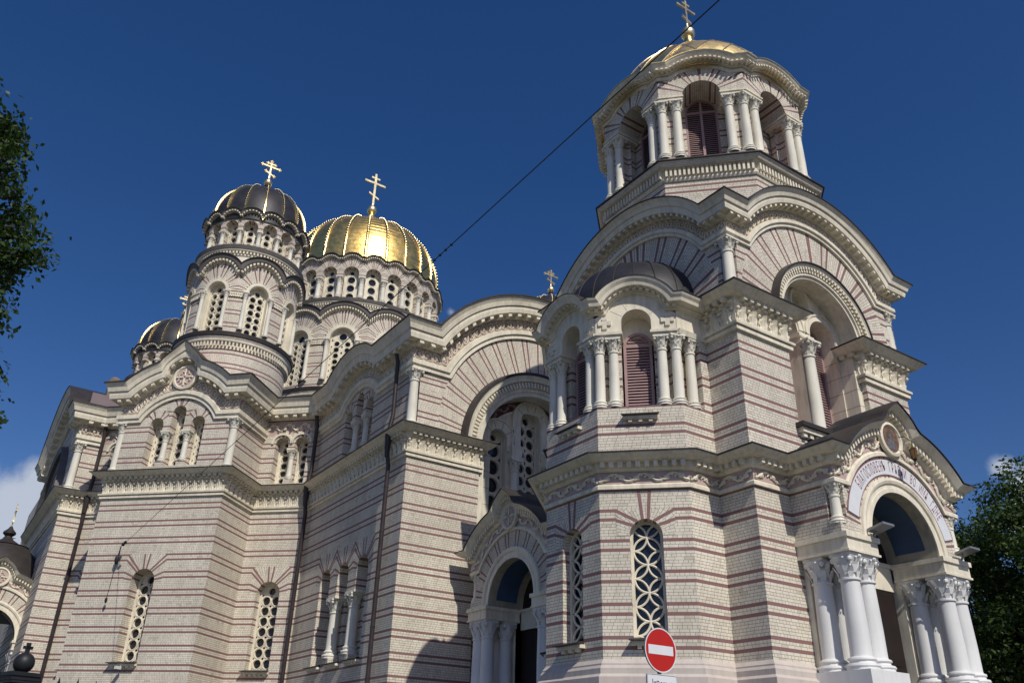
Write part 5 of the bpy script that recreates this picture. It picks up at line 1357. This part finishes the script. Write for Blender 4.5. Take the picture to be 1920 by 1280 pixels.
def lantern():
    f = planar((PXC, PYF), (0, -1)); x, y, z = f(.30, 10.05, .62); root = empty('lantern', (x, y, z+.2)); root.scale = (.66,)*3; tag(root, 'small brass and glass lantern hanging before the painted medallion over the arch', 'lantern')
    m = MB(); m.lathe((0, 0), [(.02, 1.0), (.05, .72), (.19, .60), (.17, .58)], 6); m.build('cap', GOLDT, root)
    m = MB(); m.lathe((0, 0), [(.15, .58), (.10, .12)], 6); m.build('lamp_glass', simple('amber_glass', (.22, .10, .02), .2), root)
    m = MB()
    for i in range(6): a = 2*pi*i/6; m.tube([(.155*cos(a), .155*sin(a), .58), (.105*cos(a), .105*sin(a), .10)], .014, 4)
    m.lathe((0, 0), [(.11, .13), (.12, .10), (.05, .04), (.02, -.02)], 6); m.build('frame', IRON, root)
    m = MB(); m.tube([(0, 0, .98), (-.05, .25, 1.25), (-.08, .55, 1.32)], .018, 5); m.build('bracket', IRON, root)
lantern()
def camera_box():
    f = fF1; x, y, z = f(.02, 5.70, .35); root = empty('security_camera', (x, y, z)); tag(root, 'small white security camera under the arched window of the projecting bay', 'security camera')
    q = planar((0, 0), (-1, -1)); m = MB(); m.box(q, -.07, .07, -.06, .07, -.1, .25); m.build('housing', SIGNWHITE, root, False)
    m = MB(); m.tube([q(0, .05, -.05), q(0, .16, -.2)], .025, 6); m.build('bracket', SIGNWHITE, root)
camera_box()
def horn():
    root = empty('loudspeaker', (6.25, 53.65, 22.3)); tag(root, 'small white horn loudspeaker fixed to the roof chimney at the left', 'loudspeaker')
    m = MB(); m.tube([(0, .1, -.22), (.05, 0, -.05), (.2, -.12, .12)], [.16, .12, .17], 10); m.build('horn', SIGNWHITE, root, True)
horn()
# street cable with its insulators
P0 = np.array(fF1(-1.56, 11.55, .12)); far = at_dist(1362, -12, 9.0)
def cable():
    root = empty('overhead_cable', tuple(P0)); tag(root, 'long thin black cable stretched from the bay wall across the sky past the domes', 'cable')
    dv = far-P0; L = np.linalg.norm(dv); m = MB(); m.tube([(0, 0, 0), tuple(dv*.5), tuple(dv*1.25)], [.010, .012, .011], 5); m.build('wire', IRON, root)
    t = None; best = 1e9
    for i in range(2000):
        q = P0+dv*i/2000-np.array([0, 0, EYE]); z = q@D_; px = 960+F_PX*(q@R_)/z
        if abs(px-815) < best: best, t = abs(px-815), i/2000
    m = MB()
    for k in range(4):
        q = dv*(t+.006*k); m.ball(tuple(q), .036, 7, 5)
    for k in range(2):
        q = dv*(.012+.012*k); m.ball(tuple(q), .09, 7, 5)
    m.build('insulator', IRON, root, True)
    m = MB(); m.tube([(0, 0, 0), (-.05, -.1, -.5)], .03, 5); m.ball((-.06, -.1, -.7), .12, 8, 6, 2.0); m.tube([(-.06, -.1, -.9), (-.12, -.1, -2.5)], .012, 4); m.ball((-.12, -.1, -2.7), .07, 7, 5, 2.2); m.build('weight', IRON, root, True)
cable()

# ------------------------------------------------------------------ no-entry sign
def road_sign():
    c = at_dist(1238, 1218, 12.7); x, y, z = c; root = empty('road_sign', (x, y, 0)); tag(root, 'round red no-entry sign with a white bar above a white plate reading Izņemot', 'road sign')
    f = planar((0, 0), (0, -1)); r = .30
    A = [2*pi*i/48 for i in range(48)]
    m = MB(); ring = lambda q, p: [f(q*cos(a), z+q*sin(a), p) for a in A]
    m.grid([ring(r*.98, -.012), ring(r, -.012), ring(r, .012)], closed=True); m.quad(ring(r*.98, -.012)[::-1]); m.build('sign_back', GREYM, root)
    m = MB(); m.grid([ring(r*.945, .013), ring(r, .013)][::-1], closed=True); m.build('rim', SIGNWHITE, root)
    m = MB(); m.quad(ring(r*.945, .0125)); m.build('disc', SIGNRED, root)
    m = MB(); m.box(f, -.235, .235, z-.062, z+.062, .0125, .0145); m.build('bar', SIGNWHITE, root)
    zp = z-.318-.24; w, h = .285, .235
    def rr(w, h, q, p):
        pts = []
        for cx, cz, a0 in ((w-q, h-q, 0), (-w+q, h-q, pi/2), (-w+q, -h+q, pi), (w-q, -h+q, 1.5*pi)):
            for i in range(6): a = a0+pi/2*i/5; pts.append(f(cx+q*cos(a), zp+cz+q*sin(a), p))
        return pts
    m = MB(); m.grid([rr(w, h, .03, -.012), rr(w, h, .03, .010)], closed=True); m.quad(rr(w, h, .03, -.012)[::-1]); o = m.build('plate', GREYM, root)
    m = MB(); m.quad(rr(w, h, .03, .010)); m.build('plate_face', SIGNWHITE, o)
    m = MB(); a, b = rr(w-.006, h-.006, .026, .011), rr(w-.012, h-.012, .02, .011); m.grid([b+[b[0]], a+[a[0]]][::-1]); m.build('plate_line', TEXTBLACK, o)
    cu = bpy.data.curves.new('text', 'FONT'); cu.body = 'Izņemot'; cu.size = .145; cu.align_x = 'CENTER'
    t = bpy.data.objects.new('text', cu); COL.objects.link(t); dg = bpy.context.evaluated_depsgraph_get(); me = bpy.data.meshes.new_from_object(t.evaluated_get(dg))
    m = MB()
    for pl in me.polygons: m.quad([f(me.vertices[v].co[0]*.80, zp+h-.165+me.vertices[v].co[1], .012) for v in pl.vertices])
    bpy.data.objects.remove(t); bpy.data.curves.remove(cu); bpy.data.meshes.remove(me); m.build('lettering', TEXTBLACK, o)
    m = MB(); m.tube([f(0, 0, -.045), f(0, z+.1, -.045)], .03, 12); m.build('pole', GREYM, root, True)
    m = MB()
    for zz in (z+.05, z-.12, zp+.1): m.box(f, -.05, .05, zz-.012, zz+.012, -.085, -.010)
    m.build('clamp', GREYM, root)
road_sign()

# ------------------------------------------------------------------ iron fence, lower left
def fence():
    a, b = at_dist(45, 1242, 16.0), at_dist(223, 1290, 16.75)
    pz = a[2]; dv = np.array([b[0]-a[0], b[1]-a[1]]); dv = dv/np.linalg.norm(dv); root = empty('iron_fence', (a[0], a[1], 0)); tag(root, 'black iron fence with pointed bars and a ball-topped square post', 'fence')
    f = planar((0, 0), (dv[1], -dv[0])); zt = at_dist(76, 1264, 16.1)[2]
    m = MB(); m.box(f, -.17, .17, 0, pz-.30, -.17, .17)
    for z0, z1, w in ((pz-.30, pz-.26, .205), (pz-.26, pz-.20, .215), (pz-.20, pz-.145, .235)): m.box(f, -w, w, z0, z1, -w, w)
    m.build('post', IRON, root)
    m = MB(); m.ball((0, 0, pz), .155, 20, 14); m.build('ball', IRON, root, True)
    m = MB(); m.box(f, -.028, .028, pz+.14, pz+.30, -.022, .022); m.box(f, -.07, .07, pz+.205, pz+.25, -.022, .022); m.build('cross', IRON, root)
    for k, z in enumerate((.25, zt-.42)):
        m = MB(); m.box(f, -6, 5.2, z, z+.05, -.025, .025); m.build('rail', IRON, root)
    us = [-.31-.31*i for i in range(9)]+[.31*(i+1) for i in range(15)]
    bar = None
    for u in us:
        if bar is None:
            m = MB(); m.tube([(0, 0, .1), (0, 0, zt-.27)], .016, 6); m.lathe((0, 0), [(.016, zt-.30), (.045, zt-.25), (.03, zt-.12), (.002, zt)], 4); bar = m.build('bar', IRON, root); x, y, _ = f(u, 0, 0); bar.location = (x, y, 0)
        else:
            c = bar.copy(); COL.objects.link(c); c.parent = root; x, y, _ = f(u, 0, 0); c.location = (x, y, 0)
fence()

# ------------------------------------------------------------------ trees
def leaf_mat(name, a, b, tr):
    m, nt, bs = newmat(name); N = nt.nodes.new; L = nt.links.new
    oi = N('ShaderNodeAttribute'); oi.attribute_name = 'tone'
    r = N('ShaderNodeValToRGB'); L(oi.outputs['Fac'], r.inputs[0]); r.color_ramp.elements[0].color = (*a, 1); r.color_ramp.elements[1].color = (*b, 1)
    L(r.outputs[0], bs.inputs['Base Color']); bs.inputs['Roughness'].default_value = .5; bs.inputs['Specular IOR Level'].default_value = .35
    t = N('ShaderNodeBsdfTranslucent'); sc = N('ShaderNodeVectorMath'); sc.operation = 'MULTIPLY'; L(r.outputs[0], sc.inputs[0]); sc.inputs[1].default_value = (1.3, 1.5, .5); L(sc.outputs[0], t.inputs['Color'])
    mx = N('ShaderNodeMixShader'); mx.inputs[0].default_value = tr; L(bs.outputs[0], mx.inputs[1]); L(t.outputs[0], mx.inputs[2]); L(mx.outputs[0], nt.nodes['Material Output'].inputs['Surface'])
    return m
LEAF = leaf_mat('tree_leaves', (.022, .044, .012), (.085, .135, .030), .3)
LEAF2 = leaf_mat('dark_tree_leaves', (.018, .038, .011), (.062, .105, .026), .25)
def leaf_mesh(name, blobs, n, size, mat, parent, seed, gap=.35):
    """leaves gathered in small sprays spread through a set of ellipsoids (centre, radii)"""
    rg = np.random.default_rng(seed)
    vol = np.array([b[1][0]*b[1][1]*b[1][2] for b in blobs])**.75; pick = rg.choice(len(blobs), size=max(8, n//14), p=vol/vol.sum())
    C = np.array([b[0] for b in blobs])[pick]; Rr = np.array([b[1] for b in blobs])[pick]
    d = rg.normal(size=(len(pick), 3)); d /= np.linalg.norm(d, axis=1)[:, None]; rad = (1-gap*rg.random(len(pick))**1.3)[:, None]
    S = C+d*Rr*rad*(.9+.25*rg.random((len(pick), 1)))
    L = np.repeat(S, 14, axis=0)+rg.normal(size=(len(S)*14, 3))*size*np.array([2.3, 2.3, 1.4])
    m = len(L); out = np.repeat(d, 14, axis=0)
    nr = out*.5+rg.normal(size=(m, 3))*.55+np.array([0, 0, .55]); nr /= np.linalg.norm(nr, axis=1)[:, None]
    a = np.cross(nr, rg.normal(size=(m, 3))); a /= np.linalg.norm(a, axis=1)[:, None]; b = np.cross(nr, a)
    sz = size*(.6+.7*rg.random((m, 1)))
    V = np.stack([L-a*sz, L-b*sz*.62+nr*sz*.12, L+a*sz, L+b*sz*.62+nr*sz*.12], axis=1).reshape(-1, 3)
    me = bpy.data.meshes.new(name); me.vertices.add(4*m); me.vertices.foreach_set('co', V.ravel())
    me.loops.add(4*m); me.loops.foreach_set('vertex_index', np.arange(4*m)); me.polygons.add(m); me.polygons.foreach_set('loop_start', np.arange(0, 4*m, 4)); me.polygons.foreach_set('loop_total', np.full(m, 4))
    at = me.attributes.new('tone', 'FLOAT', 'FACE'); at.data.foreach_set('value', np.clip(np.repeat(rg.random(len(S)), 14)*.6+rg.random(m)*.4, 0, 1))
    me.materials.append(mat); me.update(); me.validate(); o = bpy.data.objects.new(name, me); COL.objects.link(o); o.parent = parent; return o
def tree(label, loc, trunk_h, r0, blobs, n, size, mat, seed, group=None):
    root = empty('broadleaf_tree', loc); tag(root, label, 'tree', group)
    rg = random.Random(seed); m = MB(); top = max(b[0][2]+b[1][2]*.4 for b in blobs)
    m.tube([(0, 0, -.3), (.1, .05, trunk_h*.5), (.05, .1, trunk_h), (.2, 0, (trunk_h+top)/2), (.1, .1, top)], [r0*1.3, r0, r0*.85, r0*.5, .05], 10)
    for bl in blobs:
        c, r = bl; s = (.08, .05, trunk_h*(.7+.3*rg.random())+.12*max(0, c[2]-trunk_h))
        mid = ((s[0]+c[0])/2+rg.uniform(-.4, .4), (s[1]+c[1])/2+rg.uniform(-.4, .4), (s[2]+c[2])/2+.3)
        m.tube([s, mid, c], [r0*.42, r0*.26, .05], 6)
        for k in range(4):
            e = (c[0]+rg.uniform(-.8, .8)*r[0], c[1]+rg.uniform(-.8, .8)*r[1], c[2]+rg.uniform(-.5, .8)*r[2]); m.tube([mid, ((mid[0]+e[0])/2, (mid[1]+e[1])/2, (mid[2]+e[2])/2+.2), e], [.07, .045, .012], 5)
    m.build('trunk', BARK, root, True); leaf_mesh('crown', blobs, n, size, mat, root, seed); return root
def crown_blobs(h0, h1, R, k, seed, squash=.75):
    rg = random.Random(seed); out = []
    for i in range(k):
        t = (i+.5)/k; z = h0+(h1-h0)*t; rr = R*sin(pi*(.18+.74*t))**.8; a = i*2.4+rg.uniform(-.4, .4); q = rr*rg.uniform(.35, .8)
        s = R*rg.uniform(.30, .46)*(1.05-.35*t); out.append(((q*cos(a), q*sin(a), z), (s, s, s*squash)))
    return out
tree('large dark green tree filling the right edge behind the white porch columns', (43.5, 17.2, 0), 4, .45, crown_blobs(3.5, 15.2, 6.4, 30, 3), 110000, .10, LEAF, 3, 'trees at the right of the church')
tree('green tree rising just behind the right shoulder of the entrance porch', (46.5, 24.5, 0), 4, .45, crown_blobs(3, 14.0, 5.0, 24, 11), 60000, .105, LEAF2, 11, 'trees at the right of the church')
tree('tall tree showing a tuft of leaves behind the right edge of the bell tower', tuple(at_dist(1664, 830, 53)[:2])+(0,), 6, .45, crown_blobs(7, 19.6, 4.2, 24, 5), 40000, .105, LEAF2, 5, 'trees at the right of the church')
tree('far green tree glimpsed between the left porch roof and the church wall', (5.0, 84.0, 0), 5, .5, crown_blobs(4, 16.6, 6.0, 26, 8), 30000, .2, LEAF, 8, 'trees beyond the left porch')
tree('dark tree seen through the arch of the far left porch', (-1.5, 78.0, 0), 4, .45, crown_blobs(2, 12.0, 6.0, 22, 9), 24000, .22, LEAF2, 9, 'trees beyond the left porch')
def near_tree():
    pts = [(10, 238, .34), (26, 260, .26), (6, 282, .32), (20, 300, .26), (-12, 262, .45), (-15, 330, .45), (12, 350, .28), (30, 372, .24), (42, 400, .28), (26, 412, .28), (56, 428, .22), (62, 450, .18), (34, 446, .30), (12, 430, .38), (50, 474, .24), (68, 490, .18), (28, 486, .28), (8, 490, .30), (-10, 480, .4), (0, 522, .2), (-18, 555, .26), (-14, 604, .16), (-16, 780, .16), (-60, 300, .6), (-60, 430, .7), (-70, 560, .6), (-80, 700, .6), (-110, 380, 1.0), (-130, 600, 1.0), (-60, 180, .6)]
    base = np.array([-4.6, 12.5, 0.0]); bl = []
    for i, (x, y, r) in enumerate(pts):
        p = at_dist(x, y, 13.0+.5*sin(i*1.7))-base; bl.append((tuple(p), (r*.85, r*.85, r*.62)))
    root = empty('broadleaf_tree', tuple(base)); tag(root, 'near tree whose leafy branch tips reach in from the left edge against the sky', 'tree')
    m = MB(); m.tube([(0, 0, -.2), (.1, 0, 3), (.2, .1, 6), (.5, .2, 9.5), (.7, .2, 12)], [.34, .28, .22, .12, .03], 10)
    rg = random.Random(4)
    for c, r in bl:
        s = (.3, .1, min(11, max(3.5, c[2]-2.0))); mid = ((s[0]+c[0])/2, (s[1]+c[1])/2, (s[2]+c[2])/2+.4); m.tube([s, mid, c], [.07, .04, .012], 5)
    m.build('trunk', BARK, root, True); leaf_mesh('crown', bl, 15000, .048, LEAF2, root, 21, .95)
near_tree()

# ------------------------------------------------------------------ ground
def ground():
    m = MB(); m.quad([(-900, -900, 0), (900, -900, 0), (900, 900, 0), (-900, 900, 0)]); o = m.build('ground', GROUND); tag(o, None, None, None, 'structure')
    m = MB(); m.quad([(-300, -12, .004), (300, -12, .004), (300, 6.5, .004), (-300, 6.5, .004)]); o = m.build('road', ASPH); tag(o, None, None, None, 'structure')
    m = MB(); m.box(planar((0, 6.6), (0, -1)), -300, 300, -.05, .13, -.1, .1); o = m.build('kerb', STONE); tag(o, None, None, None, 'structure')
ground()
